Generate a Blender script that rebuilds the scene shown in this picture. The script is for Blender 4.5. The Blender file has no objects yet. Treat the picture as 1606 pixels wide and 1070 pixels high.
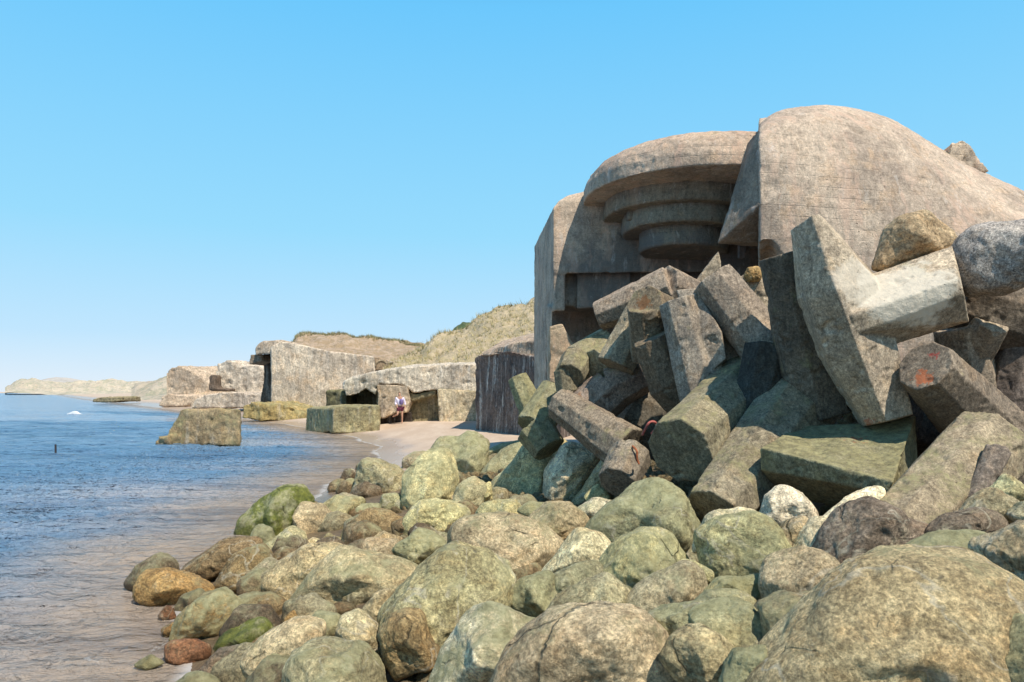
import bpy, bmesh, math, random
import numpy as np
from mathutils import Vector, Matrix
random.seed(7)
sc = bpy.context.scene
COL = sc.collection
F = 1200.0; CX = 803.0; HY = 615.0; CZ = 2.3

def P(x, y, Y):
    """world point seen at photograph position (x, y) when it stands Y metres ahead"""
    return Vector((Y*(x-CX)/F, Y, CZ + Y*(HY-y)/F))

# ------------------------------------------------------------------ noise
_rs = np.random.RandomState(3)
_perm = _rs.permutation(512).astype(np.int64)
_perm = np.concatenate([_perm]*3)
_g = _rs.normal(size=(512, 3)); _g /= np.linalg.norm(_g, axis=1)[:, None]
def perlin(p):
    p = np.asarray(p, dtype=np.float64)
    i = np.floor(p).astype(np.int64); f = p-i; i &= 511
    u = f*f*f*(f*(f*6-15)+10)
    out = np.zeros(len(p))
    for dx in (0, 1):
        for dy in (0, 1):
            for dz in (0, 1):
                h = _perm[(_perm[(_perm[(i[:, 0]+dx) & 511]+i[:, 1]+dy) & 511]+i[:, 2]+dz) & 511]
                d = f-np.array([dx, dy, dz])
                w = (u[:, 0] if dx else 1-u[:, 0])*(u[:, 1] if dy else 1-u[:, 1])*(u[:, 2] if dz else 1-u[:, 2])
                out += w*(_g[h]*d).sum(1)
    return out*1.5
def fbm(p, o=4, g=.5):
    s = 0; a = 1; p = np.asarray(p, dtype=np.float64)
    for k in range(o):
        s = s+a*perlin(p+17.3*k); p = p*2.03; a *= g
    return s

# ------------------------------------------------------------------ objects
def tag(o, label=None, cat=None, group=None, kind=None):
    if label: o['label'] = label
    if cat: o['category'] = cat
    if group: o['group'] = group
    if kind: o['kind'] = kind
    return o
def empty(name, loc, label, cat, group=None):
    o = bpy.data.objects.new(name, None); COL.objects.link(o); o.location = loc
    o.empty_display_size = .2
    bpy.context.view_layer.update()
    return tag(o, label, cat, group)
def link(name, me, m, parent=None, smooth=True, color=None):
    o = bpy.data.objects.new(name, me); COL.objects.link(o)
    if m: me.materials.append(m)
    if smooth: me.polygons.foreach_set('use_smooth', [True]*len(me.polygons))
    if parent is not None:
        o.parent = parent; o.matrix_parent_inverse = Matrix.Translation(-parent.location)
    if color is not None: o.color = color
    return o
def mesh(verts, faces, name='m'):
    me = bpy.data.meshes.new(name); me.from_pydata([tuple(v) for v in verts], [], faces); me.validate(); me.update()
    return me
def recenter(o):
    """origin to the middle of the mesh, low"""
    me = o.data; n = len(me.vertices); co = np.empty(n*3, dtype=np.float32); me.vertices.foreach_get('co', co); co = co.reshape(-1, 3)
    c = (co.max(0)+co.min(0))/2; c[2] = co[:, 2].min()
    me.vertices.foreach_set('co', (co-c).ravel()); me.update(); o.location = [float(a) for a in c]
    return o
def get_co(me):
    co = np.empty(len(me.vertices)*3, dtype=np.float32); me.vertices.foreach_get('co', co); return co.reshape(-1, 3).astype(np.float64)
def get_no(me):
    co = np.empty(len(me.vertices)*3, dtype=np.float32); me.vertices.foreach_get('normal', co); return co.reshape(-1, 3).astype(np.float64)
def set_co(me, co):
    me.vertices.foreach_set('co', co.astype(np.float32).ravel()); me.update()

def worn(name, bm_parts, m, voxel=.03, amp=.012, parent=None, color=None, scale=1.0, chips=1.0, keep_origin=False):
    """join closed pieces into one worn concrete solid"""
    vs = []; fs = []
    for v, f in bm_parts:
        b = len(vs); vs += [tuple(q) for q in v]; fs += [tuple(i+b for i in ff) for ff in f]
    me = mesh(vs, fs)
    bm = bmesh.new(); bm.from_mesh(me); bmesh.ops.recalc_face_normals(bm, faces=bm.faces); bm.to_mesh(me); bm.free()
    t = bpy.data.objects.new('tmp', me); COL.objects.link(t)
    md = t.modifiers.new('r', 'REMESH'); md.mode = 'VOXEL'; md.voxel_size = voxel; md.use_smooth_shade = True
    dg = bpy.context.evaluated_depsgraph_get()
    me2 = bpy.data.meshes.new_from_object(t.evaluated_get(dg)); bpy.data.objects.remove(t)
    co = get_co(me2); no = get_no(me2)
    s = scale
    d = amp*(.7*fbm(co*1.6/s, 2)+.5*fbm(co*8/s, 4, .6))
    # chips: pieces knocked out where the noise peaks
    ch = fbm(co*4.2/s+9, 3); d -= chips*amp*3.2*np.clip(ch-.38, 0, .4)
    co += no*d[:, None]
    set_co(me2, co)
    o = link(name, me2, m, parent, True, color)
    if parent is None: recenter(o)
    return o

def arm(x0, y0, Y0, r0, x1, y1, Y1, r1, roll=0.0, sides=8, flat=1.0):
    a = P(x0, y0, Y0); b = P(x1, y1, Y1); r0 = r0*Y0/F; r1 = r1*Y1/F
    ax = (b-a).normalized()
    ref = Vector((0, 1, 0)) if abs(ax.y) < .8 else Vector((0, 0, 1))
    u = ax.cross(ref).normalized(); v = ax.cross(u).normalized()
    vs = []
    for c, r in ((a, r0), (b, r1)):
        for k in range(sides):
            t = roll+2*math.pi*(k+.5)/sides
            vs.append(c+u*(r*math.cos(t))+v*(r*flat*math.sin(t)))
    n = sides
    fs = [tuple(range(n)), tuple(range(2*n-1, n-1, -1))]+[(k, (k+1) % n, n+(k+1) % n, n+k) for k in range(n)]
    return vs, fs
def slab(pts, back, Y=None):
    """closed prism: front outline (x, y[, Y]) pushed back by a world vector"""
    fr = [P(p[0], p[1], p[2] if len(p) > 2 else Y) for p in pts]
    bk = [q+Vector(back) for q in fr]; n = len(fr)
    fs = [tuple(range(n)), tuple(range(2*n-1, n-1, -1))]+[(k, (k+1) % n, n+(k+1) % n, n+k) for k in range(n)]
    # triangulate caps safely
    return fr+bk, fs
def slab2(fpts, bpts):
    fr = [P(*p) for p in fpts]; bk = [P(*p) for p in bpts]; n = len(fr)
    fs = [tuple(range(n)), tuple(range(2*n-1, n-1, -1))]+[(k, (k+1) % n, n+(k+1) % n, n+k) for k in range(n)]
    return fr+bk, fs

# ------------------------------------------------------------------ materials
class NT:
    def __init__(s, name):
        s.m = bpy.data.materials.new(name); s.m.use_nodes = True; s.t = s.m.node_tree; s.t.nodes.clear()
        s.out = s.n('ShaderNodeOutputMaterial'); s.b = s.n('ShaderNodeBsdfPrincipled')
        s.t.links.new(s.b.outputs[0], s.out.inputs[0]); s.b.inputs['Specular IOR Level'].default_value = .3
    def n(s, t, **k):
        nd = s.t.nodes.new(t)
        for a, v in k.items(): setattr(nd, a, v)
        return nd
    def l(s, a, b): s.t.links.new(a, b)
    def setv(s, sock, v):
        if isinstance(v, (int, float)): sock.default_value = v
        elif isinstance(v, (tuple, list, Vector)):
            v = tuple(v); sock.default_value = v if len(v) == len(sock.default_value) else v[:3]+(1,)
        else: s.l(v, sock)
    def pos(s): return s.n('ShaderNodeNewGeometry').outputs['Position']
    def nrm_z(s):
        g = s.n('ShaderNodeNewGeometry'); x = s.n('ShaderNodeSeparateXYZ'); s.l(g.outputs['Normal'], x.inputs[0]); return x.outputs[2]
    def sep(s, v, i):
        x = s.n('ShaderNodeSeparateXYZ'); s.l(v, x.inputs[0]); return x.outputs[i]
    def vmul(s, v, k):
        x = s.n('ShaderNodeVectorMath', operation='MULTIPLY'); s.l(v, x.inputs[0]); x.inputs[1].default_value = k; return x.outputs[0]
    def noise(s, v, scale, det=4, rough=.55, dist=0.0, col=False):
        x = s.n('ShaderNodeTexNoise'); s.l(v, x.inputs['Vector']); x.inputs['Scale'].default_value = scale
        x.inputs['Detail'].default_value = det; x.inputs['Roughness'].default_value = rough; x.inputs['Distortion'].default_value = dist
        return x.outputs['Color' if col else 'Fac']
    def vor(s, v, scale, feature='F1', out='Distance', rnd=1.0):
        x = s.n('ShaderNodeTexVoronoi', feature=feature); s.l(v, x.inputs['Vector']); x.inputs['Scale'].default_value = scale
        x.inputs['Randomness'].default_value = rnd
        return x.outputs[out]
    def mapr(s, v, a, b, c=0.0, d=1.0, smooth=True):
        x = s.n('ShaderNodeMapRange'); x.interpolation_type = 'SMOOTHSTEP' if smooth else 'LINEAR'
        s.setv(x.inputs[0], v)
        for i, q in enumerate((a, b, c, d)): s.setv(x.inputs[i+1], q)
        return x.outputs[0]
    def math(s, op, a, b=0.0, c=None):
        x = s.n('ShaderNodeMath', operation=op); s.setv(x.inputs[0], a); s.setv(x.inputs[1], b)
        if c is not None: s.setv(x.inputs[2], c)
        return x.outputs[0]
    def mix(s, f, a, b, mode='MIX'):
        x = s.n('ShaderNodeMix', data_type='RGBA', blend_type=mode); s.setv(x.inputs[0], f); s.setv(x.inputs[6], a); s.setv(x.inputs[7], b)
        return x.outputs[2]
    def bump(s, h, dist, strength=1.0, prev=None):
        x = s.n('ShaderNodeBump'); s.l(h, x.inputs['Height']); x.inputs['Distance'].default_value = dist; x.inputs['Strength'].default_value = strength
        if prev is not None: s.l(prev, x.inputs['Normal'])
        return x.outputs[0]
    def spot(s, c, rad, nscale=6, amt=.6):
        p = s.pos(); x = s.n('ShaderNodeVectorMath', operation='DISTANCE'); s.l(p, x.inputs[0]); x.inputs[1].default_value = tuple(c)
        d = s.math('DIVIDE', x.outputs['Value'], rad)
        nz = s.math('MULTIPLY', s.math('SUBTRACT', s.noise(p, nscale, 5, .7), .5), amt*4)
        return s.mapr(s.math('ADD', d, nz), .75, 1.1, 1, 0)

def concrete(name, board=0.0, streak=0.0, k=1.0, dirt=.6, spots=(), aggregate=.3, algae=0.0, bumpk=1.0, cracks=.25):
    """k: feature size (metres); obj.color = tint, obj alpha = amount of algae"""
    N = NT(name); p = N.pos(); oi = N.n('ShaderNodeObjectInfo')
    tint = oi.outputs['Color']; alg = oi.outputs['Alpha']
    wp = N.n('ShaderNodeVectorMath', operation='ADD'); N.l(p, wp.inputs[0]); N.l(N.vmul(N.noise(p, 1.5/k, 3, col=True), (.3*k,)*3), wp.inputs[1]); w = wp.outputs[0]
    c = N.mix(N.mapr(N.noise(w, 1.1/k, 5, .6), .35, .65), N.mix(1, tint, (.74, .72, .71), 'MULTIPLY'), N.mix(1, tint, (1.2, 1.17, 1.12), 'MULTIPLY'))
    # warm/rusty and pale weathering patches
    c = N.mix(N.math('MULTIPLY', N.mapr(N.noise(w, 2.3/k, 6, .65), .5, .68), .45), c, N.mix(1, tint, (1.25, 1.02, .78), 'MULTIPLY'))
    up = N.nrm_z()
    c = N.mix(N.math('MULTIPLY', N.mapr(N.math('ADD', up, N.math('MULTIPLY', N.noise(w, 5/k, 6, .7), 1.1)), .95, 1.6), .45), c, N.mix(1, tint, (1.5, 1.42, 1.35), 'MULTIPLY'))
    # blotchy grime
    c = N.mix(N.math('MULTIPLY', N.mapr(N.noise(w, 3.1/k, 8, .72), .5, .72), dirt), c, N.mix(1, tint, (.32, .3, .28), 'MULTIPLY'))
    ps = N.vmul(p, (4/k, 4/k, .35/k)); st = N.noise(ps, 1.6, 5, .65)
    if streak:
        stz = N.mapr(st, .5, .66)
        c = N.mix(N.math('MULTIPLY', stz, streak), c, (.62, .6, .56))
        st2 = N.noise(N.vmul(p, (5/k, 5/k, .3/k)), 1.1, 5, .7)
        c = N.mix(N.math('MULTIPLY', N.mapr(st2, .5, .68), streak*.8), c, (.05, .045, .045))
    else:
        c = N.mix(N.math('MULTIPLY', N.mapr(st, .52, .75), dirt*.6), c, N.mix(1, tint, (.4, .38, .36), 'MULTIPLY'))
    if aggregate > .2: c = N.mix(N.math('MULTIPLY', N.mapr(N.math('ADD', up, N.math('MULTIPLY', N.noise(w, 4/k, 5, .7), .6)), .35, -.15), .5), c, N.mix(1, tint, (.42, .4, .36), 'MULTIPLY'))  # undersides darkened by normal: shade put into the colour
    # aggregate speckle
    v1 = N.vor(p, 38/k, 'F1', 'Color'); v1g = N.n('ShaderNodeRGBToBW'); N.l(v1, v1g.inputs[0])
    c = N.mix(aggregate, c, N.mix(1, c, N.mix(v1g.outputs[0], (.45, .45, .45), (1.7, 1.65, 1.55)), 'MULTIPLY'))
    fine = N.noise(p, 55/k, 4, .7)
    c = N.mix(.8, c, N.mix(1, c, N.mix(N.mapr(fine, .3, .7), (.68, .68, .68), (1.3, 1.3, 1.3)), 'MULTIPLY'))
    md_ = N.noise(w, 16/k, 6, .78); c = N.mix(.45 if board else .75, c, N.mix(1, c, N.mix(N.mapr(md_, .34, .66), (.55, .54, .52), (1.42, 1.41, 1.38)), 'MULTIPLY'))
    vs_ = N.noise(N.vmul(w, (14/k, 14/k, 1.6/k)), 1.0, 6, .75); c = N.mix(.4 if board else .6, c, N.mix(1, c, N.mix(N.mapr(vs_, .34, .66), (.62, .61, .60), (1.34, 1.33, 1.3)), 'MULTIPLY'))
    # little dark holes
    hol = N.mapr(N.vor(w, 9/k), .05, .13, 1, 0); holm = N.math('MULTIPLY', hol, N.mapr(N.noise(p, 2.2/k), .45, .6))
    c = N.mix(N.math('MULTIPLY', holm, .75), c, (.05, .045, .04))
    # cracks
    cr = N.mapr(N.vor(w, .55/k, 'DISTANCE_TO_EDGE'), .0, .008, 1, 0); crm = N.math('MULTIPLY', cr, N.mapr(N.noise(p, .9/k), .55, .62))
    c = N.mix(N.math('MULTIPLY', crm, cracks), c, (.08, .065, .055))
    # algae: follows the object's own amount
    am = N.mapr(N.math('ADD', N.math('ADD', N.noise(w, 1.7/k, 7, .7), N.math('MULTIPLY', up, .12)), N.math('MULTIPLY', alg, .42)), .66, .86)
    acol = N.mix(N.mapr(N.noise(p, 7/k, 5, .7), .35, .65), (.14, .13, .065), (.38, .35, .18))
    c = N.mix(N.math('MULTIPLY', am, N.mapr(N.noise(p, 14/k, 6, .8), .36, .55, .25, .85)), c, acol)
    for (sc_, r, colr, amt) in spots:
        c = N.mix(N.math('MULTIPLY', N.spot(sc_, r, 1.6/r, .95 if r < .15 else .45), amt), c, colr)
    N.l(c, N.b.inputs['Base Color']); N.b.inputs['Roughness'].default_value = .92
    h = N.noise(w, 6/k, 8, .68); nb = N.bump(h, .05*k*bumpk, .9)
    nb = N.bump(v1g.outputs[0], .004*k, .8, nb)
    nb = N.bump(fine, .008*k*bumpk, .9, nb)
    nb = N.bump(N.math('SUBTRACT', 1.0, holm), .02*k, 1, nb)
    if board:
        tk = N.mapr(N.vor(N.vmul(w, (1, 1, .28)), 2.6), .03, .06, 1, 0); tk = N.math('MULTIPLY', tk, N.mapr(N.noise(p, .9), .42, .55))
        c = N.mix(N.math('MULTIPLY', tk, .85), c, (.06, .045, .035))
        pk = N.mapr(N.noise(N.vmul(w, (2.2, 2.2, .4)), 1.2, 6, .7), .5, .66); c = N.mix(N.math('MULTIPLY', pk, .45), c, N.mix(1, tint, (1.5, 1.22, 1.1), 'MULTIPLY'))
        pw = N.mapr(N.noise(N.vmul(w, (3.1, 3.1, .5)), 1.6, 7, .75), .57, .66); c = N.mix(N.math('MULTIPLY', pw, .4), c, (.66, .60, .54))
        zz = N.math('ADD', N.math('MULTIPLY', N.sep(p, 2), 1.0), N.math('MULTIPLY', N.sep(p, 0), .05))
        fr = N.math('FRACT', N.math('MULTIPLY', zz, 5.2)); gap = N.mapr(N.math('ABSOLUTE', N.math('SUBTRACT', fr, .5)), .42, .5)
        gm = N.math('MULTIPLY', gap, N.mapr(N.noise(p, 1.3), .35, .6))
        nb = N.bump(N.math('SUBTRACT', 1.0, gm), .009, board, nb)
        bid = N.math('FLOOR', N.math('MULTIPLY', zz, 5.2)); wn = N.n('ShaderNodeTexWhiteNoise', noise_dimensions='1D'); N.l(bid, wn.inputs['W'])
        c2 = N.mix(.30*board, c, N.mix(1, c, N.mix(wn.outputs['Value'], (.6, .6, .6), (1.35, 1.33, 1.3)), 'MULTIPLY'))
        c2 = N.mix(N.math('MULTIPLY', gm, .22*board), c2, (.08, .06, .05)); N.l(c2, N.b.inputs['Base Color'])
    N.l(nb, N.b.inputs['Normal'])
    return N.m

def rock_mat():
    N = NT('weathered_boulder'); p = N.pos(); oi = N.n('ShaderNodeObjectInfo')
    tint = oi.outputs['Color']; alg = oi.outputs['Alpha']; rnd = oi.outputs['Random']
    off = N.n('ShaderNodeVectorMath', operation='ADD'); N.l(p, off.inputs[0])
    cmb = N.n('ShaderNodeCombineXYZ'); 
    for i, q in enumerate((13.7, 7.1, 23.3)): N.l(N.math('MULTIPLY', rnd, q), cmb.inputs[i])
    N.l(cmb.outputs[0], off.inputs[1]); q = off.outputs[0]
    wp = N.n('ShaderNodeVectorMath', operation='ADD'); N.l(q, wp.inputs[0]); N.l(N.vmul(N.noise(q, 3, 3, col=True), (.25,)*3), wp.inputs[1]); w = wp.outputs[0]
    up = N.nrm_z()
    c = N.mix(N.mapr(N.noise(w, 2.2, 6, .65), .33, .67), N.mix(1, tint, (.66, .62, .58), 'MULTIPLY'), N.mix(1, tint, (1.28, 1.25, 1.2), 'MULTIPLY'))
    # warm mineral bands
    c = N.mix(N.math('MULTIPLY', N.mapr(N.noise(N.vmul(w, (1, 1.3, 2.6)), 2.6, 6, .7), .48, .66), .3), c, N.mix(1, tint, (1.25, .93, .66), 'MULTIPLY'))
    # pale crust
    c = N.mix(N.math('MULTIPLY', N.mapr(N.noise(w, 4.5, 8, .78), .53, .68), .5), c, (.5, .46, .33))
    # crystals
    v = N.vor(q, 85, 'F1', 'Color'); vg = N.n('ShaderNodeRGBToBW'); N.l(v, vg.inputs[0])
    c = N.mix(N.mapr(rnd, 0, 1, .08, .38), c, N.mix(1, c, N.mix(vg.outputs[0], (.42, .42, .42), (1.65, 1.6, 1.5)), 'MULTIPLY'))
    fine = N.noise(q, 42, 6, .75)
    c = N.mix(.9, c, N.mix(1, c, N.mix(N.mapr(fine, .35, .65), (.55, .55, .55), (1.4, 1.4, 1.4)), 'MULTIPLY'))
    # quartz veins on some stones, rusty bands on others
    vn = N.mapr(N.math('ABSOLUTE', N.math('SUBTRACT', N.noise(w, 1.5, 3, .5, .6), .5)), .0, .018, 1, 0)
    c = N.mix(N.math('MULTIPLY', N.math('MULTIPLY', vn, N.mapr(rnd, .45, .6)), .55), c, (.58, .54, .44))
    rs2 = N.mapr(N.noise(N.vmul(w, (.7, .7, 3.2)), 2.0, 7, .72), .56, .68)
    c = N.mix(N.math('MULTIPLY', N.math('MULTIPLY', rs2, N.mapr(rnd, .5, .3)), .5), c, (.28, .16, .08))
    # round lichen spots
    ls = N.mapr(N.vor(w, 7.5), .08, .17, 1, 0); ls = N.math('MULTIPLY', ls, N.mapr(N.noise(q, 2.4, 4), .52, .6))
    c = N.mix(N.math('MULTIPLY', ls, .55), c, N.mix(rnd, (.55, .53, .42), (.12, .12, .10)))
    md_ = N.noise(w, 15, 7, .8); c = N.mix(.8, c, N.mix(1, c, N.mix(N.mapr(md_, .36, .64), (.55, .54, .5), (1.42, 1.42, 1.36)), 'MULTIPLY'))
    # dark blotches
    c = N.mix(N.math('MULTIPLY', N.mapr(N.noise(w, 6.5, 8, .78), .54, .68), .5), c, (.10, .09, .06))
    # algae
    am = N.mapr(N.math('ADD', N.math('ADD', N.noise(w, 2.6, 8, .75), N.math('MULTIPLY', up, .10)), N.math('MULTIPLY', alg, .45)), .64, .9)
    acol = N.mix(N.mapr(N.noise(q, 9, 6, .75), .3, .7), (.24, .235, .12), (.52, .51, .30))
    acol = N.mix(N.math('MULTIPLY', N.mapr(alg, .9, 1.0), N.mapr(N.noise(q, 3.5, 5, .7), .4, .55)), acol, N.mix(N.mapr(N.noise(q, 9, 6, .75), .3, .7), (.06, .09, .02), (.26, .29, .05)))
    c = N.mix(N.math('MULTIPLY', am, .9), c, acol)
    # low parts near the water line are wet and dark
    z = N.sep(p, 2); wet = N.mapr(N.math('ADD', z, N.math('MULTIPLY', N.noise(q, 5, 4), .25)), .12, .5, 1, 0)
    c = N.mix(N.math('MULTIPLY', wet, .5), c, N.mix(1, c, (.5, .38, .22), 'MULTIPLY'))
    # cracks
    cr = N.mapr(N.vor(w, 1.3, 'DISTANCE_TO_EDGE'), 0, .016, 1, 0); crm = N.math('MULTIPLY', cr, N.mapr(N.noise(q, 1.7), .55, .62))
    c = N.mix(N.math('MULTIPLY', crm, .4), c, (.04, .035, .025))
    N.l(c, N.b.inputs['Base Color'])
    N.l(N.math('SUBTRACT', .93, N.math('MULTIPLY', wet, .5)), N.b.inputs['Roughness'])
    nb = N.bump(N.noise(w, 7, 9, .7), .06, .9)
    nb = N.bump(fine, .012, 1, nb); nb = N.bump(vg.outputs[0], .003, .7, nb)
    nb = N.bump(N.math('SUBTRACT', 1.0, crm), .02, 1, nb)
    N.l(nb, N.b.inputs['Normal'])
    return N.m

def plain(name, col, rough=.8, var=.35, scale=12, bump=.01, metallic=0.0):
    N = NT(name); p = N.pos(); n = N.noise(p, scale, 6, .65)
    dark = tuple(a*(1-var) for a in col); lite = tuple(min(1, a*(1+var)) for a in col)
    N.l(N.mix(N.mapr(n, .3, .7), dark, lite), N.b.inputs['Base Color']); N.b.inputs['Roughness'].default_value = rough
    N.b.inputs['Metallic'].default_value = metallic
    N.l(N.bump(n, bump), N.b.inputs['Normal']); return N.m

# ------------------------------------------------------------------ world, sun, camera
SUN = Vector((.37, -.56, .96)).normalized()
elev = math.asin(SUN.z); azim = math.atan2(SUN.x, SUN.y)
w = bpy.data.worlds.new('World'); sc.world = w; w.use_nodes = True; wt = w.node_tree; wt.nodes.clear()
wo = wt.nodes.new('ShaderNodeOutputWorld'); bg = wt.nodes.new('ShaderNodeBackground'); sk = wt.nodes.new('ShaderNodeTexSky')
sk.sky_type = 'NISHITA'; sk.sun_disc = False; sk.sun_elevation = elev; sk.sun_rotation = azim
sk.air_density = 1.0; sk.dust_density = .6; sk.ozone_density = 2.0

tc = wt.nodes.new('ShaderNodeTexCoord'); sx_ = wt.nodes.new('ShaderNodeSeparateXYZ'); wt.links.new(tc.outputs['Generated'], sx_.inputs[0])
cr_ = wt.nodes.new('ShaderNodeValToRGB'); wt.links.new(sx_.outputs[2], cr_.inputs[0]); e = cr_.color_ramp.elements
e[0].position = 0; e[0].color = (.78, .88, .98, 1); e[1].position = 1; e[1].color = (.012, .055, .17, 1)
for ps_, cl_ in ((.07, (.53, .79, 1.0, 1)), (.2, (.32, .725, 1.0, 1)), (.45, (.155, .59, 1.0, 1)), (.6, (.04, .2, .5, 1))):
    q_ = e.new(ps_); q_.color = cl_
sc_ = wt.nodes.new('ShaderNodeVectorMath'); sc_.operation = 'SCALE'; wt.links.new(cr_.outputs[0], sc_.inputs[0]); sc_.inputs['Scale'].default_value = 1/.13
mm = wt.nodes.new('ShaderNodeMix'); mm.data_type = 'RGBA'; mm.inputs[0].default_value = .96; wt.links.new(sk.outputs[0], mm.inputs[6]); wt.links.new(sc_.outputs[0], mm.inputs[7])
wt.links.new(mm.outputs[2], bg.inputs[0]); bg.inputs[1].default_value = .13; wt.links.new(bg.outputs[0], wo.inputs[0])
sl = bpy.data.lights.new('sun', 'SUN'); sl.energy = 5.0; sl.angle = math.radians(.5); sl.color = (1, .90, .75)
so = bpy.data.objects.new('sun', sl); COL.objects.link(so); so.rotation_euler = SUN.to_track_quat('Z', 'Y').to_euler()
cam = bpy.data.cameras.new('camera'); co_ = bpy.data.objects.new('camera', cam); COL.objects.link(co_)
co_.location = (0, 0, CZ); co_.rotation_euler = (math.radians(90), 0, 0)
cam.sensor_width = 36; cam.lens = 36*F/1606; cam.shift_y = (HY-535)/1606; cam.clip_end = 20000; cam.clip_start = .05
sc.camera = co_
sc.view_settings.view_transform = 'Standard'; sc.view_settings.look = 'None'; sc.view_settings.exposure = 0

# ------------------------------------------------------------------ ground
WL = [(-60, 6), (0, 0.5), (4, -1.9), (6, -2.6), (8, -3.3), (11, -3.9), (15.8, -4.35), (22, -4.4), (27, -4.7), (32.5, -5.6), (42, -9.3), (50, -13.5), (69, -25), (125, -60), (276, -155), (900, -540), (6000, -4400), (20000, -15000)]
wy = np.array([a for a, b in WL]); wx = np.array([b for a, b in WL])
def shore(Y): return np.interp(Y, wy, wx)
def sand_z(X, Y):
    d = X-shore(Y); k = np.where(Y > 60, .02, .1)*np.ones_like(d)
    up = np.where(d < 5, d*k, 5*k+(d-5)*.02); up = np.minimum(up, 2.2)
    dn = np.maximum(d*.085, -3.5)
    return np.where(d > 0, up, dn)+.012*np.sin(Y*1.3+X)*(np.abs(d) < 6)
def pile_z(X, Y):
    z = .21*X+.63-.62+.012*(Y-7)
    fade = np.clip((24-Y)/3, 0, 1)*np.clip((X-shore(Y)+.3)/.6, 0, 1)
    return np.where(fade > 0, np.minimum(z, 3.2)*fade+(fade-1)*1.0, -9)
def ground_z(X, Y): 
    s = sand_z(X, Y); return np.maximum(s, pile_z(X, Y))
def axis(a, b, n, k):
    t = np.linspace(-1, 1, n); s = np.sinh(k*t)/np.sinh(k); return np.where(s < 0, -s*a, s*b)
gx = axis(-9000, 9000, 420, 8.2); gy = np.concatenate([np.linspace(-60, 1, 30)[:-1], np.geomspace(1, 9000, 430)])
GX, GY = np.meshgrid(gx, gy)
# sheet that leans with the shore so that the water line stays finely divided
GX = GX+shore(GY)*np.clip(GY/60, 0, 1)
GZ = ground_z(GX, GY)+.03*fbm(np.stack([GX.ravel()*.8, GY.ravel()*.8, GX.ravel()*0], 1), 3).reshape(GX.shape)*np.clip((GX-shore(GY))/3, 0, 1)
def grid_mesh(X, Y, Z):
    ny, nx = X.shape; v = np.stack([X.ravel(), Y.ravel(), Z.ravel()], 1)
    i = np.arange(ny-1)[:, None]*nx+np.arange(nx-1)[None, :]
    f = np.stack([i, i+1, i+nx+1, i+nx], -1).reshape(-1, 4)
    me = bpy.data.meshes.new('g'); me.vertices.add(len(v)); me.vertices.foreach_set('co', v.astype(np.float32).ravel())
    me.loops.add(len(f)*4); me.loops.foreach_set('vertex_index', f.astype(np.int32).ravel())
    me.polygons.add(len(f)); me.polygons.foreach_set('loop_start', np.arange(0, len(f)*4, 4, dtype=np.int32)); me.polygons.foreach_set('loop_total', np.full(len(f), 4, dtype=np.int32))
    me.update(calc_edges=True); me.validate(); return me
def attr(me, name, vals):
    a = me.attributes.new(name, 'FLOAT', 'POINT'); a.data.foreach_set('value', np.asarray(vals, dtype=np.float32).ravel())
N = NT('beach_sand'); p = N.pos(); at = N.n('ShaderNodeAttribute', attribute_name='rise'); pa = N.n('ShaderNodeAttribute', attribute_name='pile')
c = N.mix(N.mapr(N.noise(N.vmul(p, (1, .35, 1)), .7, 7, .65), .35, .65), (.58, .45, .34), (.70, .57, .45))
c = N.mix(N.math('MULTIPLY', N.mapr(N.noise(p, 26, 5, .8), .45, .7), .5), c, (.33, .25, .18))
wetn = N.math('ADD', at.outputs['Fac'], N.math('MULTIPLY', N.math('SUBTRACT', N.noise(N.vmul(p, (.5, .16, 1)), 1.4, 4), .5), .22))
wet = N.mapr(wetn, .02, .26, 1, 0)
c = N.mix(N.math('MULTIPLY', wet, .75), c, (.40, .31, .25))
pv_ = N.vor(p, 14, 'F1', 'Color'); pb_ = N.n('ShaderNodeRGBToBW'); N.l(pv_, pb_.inputs[0]); peb = N.mix(pb_.outputs[0], (.5, .5, .5), (1.4, 1.3, 1.2))
c = N.mix(pa.outputs['Fac'], c, N.mix(.7, (.10, .08, .055), N.mix(1, peb, (.2, .16, .11), 'MULTIPLY')))  # dark gravel under the boulders, with the shade of the gaps in its colour
N.l(c, N.b.inputs['Base Color']); N.l(N.mapr(wet, .2, .9, .9, .22), N.b.inputs['Roughness'])
nb = N.bump(N.noise(p, 3, 7, .7), .05, .5); N.l(nb, N.b.inputs['Normal'])
me = grid_mesh(GX, GY, GZ); attr(me, 'rise', GZ); attr(me, 'pile', np.clip((GX-shore(GY)+.5)/.5, 0, 1)*np.clip((19-GY)/3, 0, 1)*(GY > -40))
tag(link('ground', me, N.m), 'pale pinkish beach sand, wet and darker along the water', kind='structure')

# ------------------------------------------------------------------ sea
sx = np.concatenate([-np.geomspace(9000, 14, 120), np.linspace(-13.9, 1.0, 330), np.array([4., 9, 30])]); sy = np.concatenate([np.linspace(-60, 3.5, 14)[:-1], np.geomspace(3.5, 60, 620), np.geomspace(61, 16000, 160)])
SX, SY = np.meshgrid(sx, sy); far = np.clip(SY/60-1, 0, None); 
SX = SX+shore(SY)*np.clip((SY-30)/60, 0, 1)
flat = np.stack([SX.ravel(), SY.ravel(), 0*SX.ravel()], 1)
dep = -sand_z(SX, SY); d01 = np.clip(dep/1.2, 0, 1)
amp = np.clip((dep+.02)/.45, .10, 1)*np.clip(1.4-SY/140, 0, 1)
big = perlin(np.stack([SX.ravel()*.35+SY.ravel()*.12, SY.ravel()*.5, 0*SX.ravel()+2.2], 1)).reshape(SX.shape)
rid = 1-np.abs(fbm(flat*np.array([1.1, 1.9, 1])+3, 3).reshape(SX.shape)); 
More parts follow.
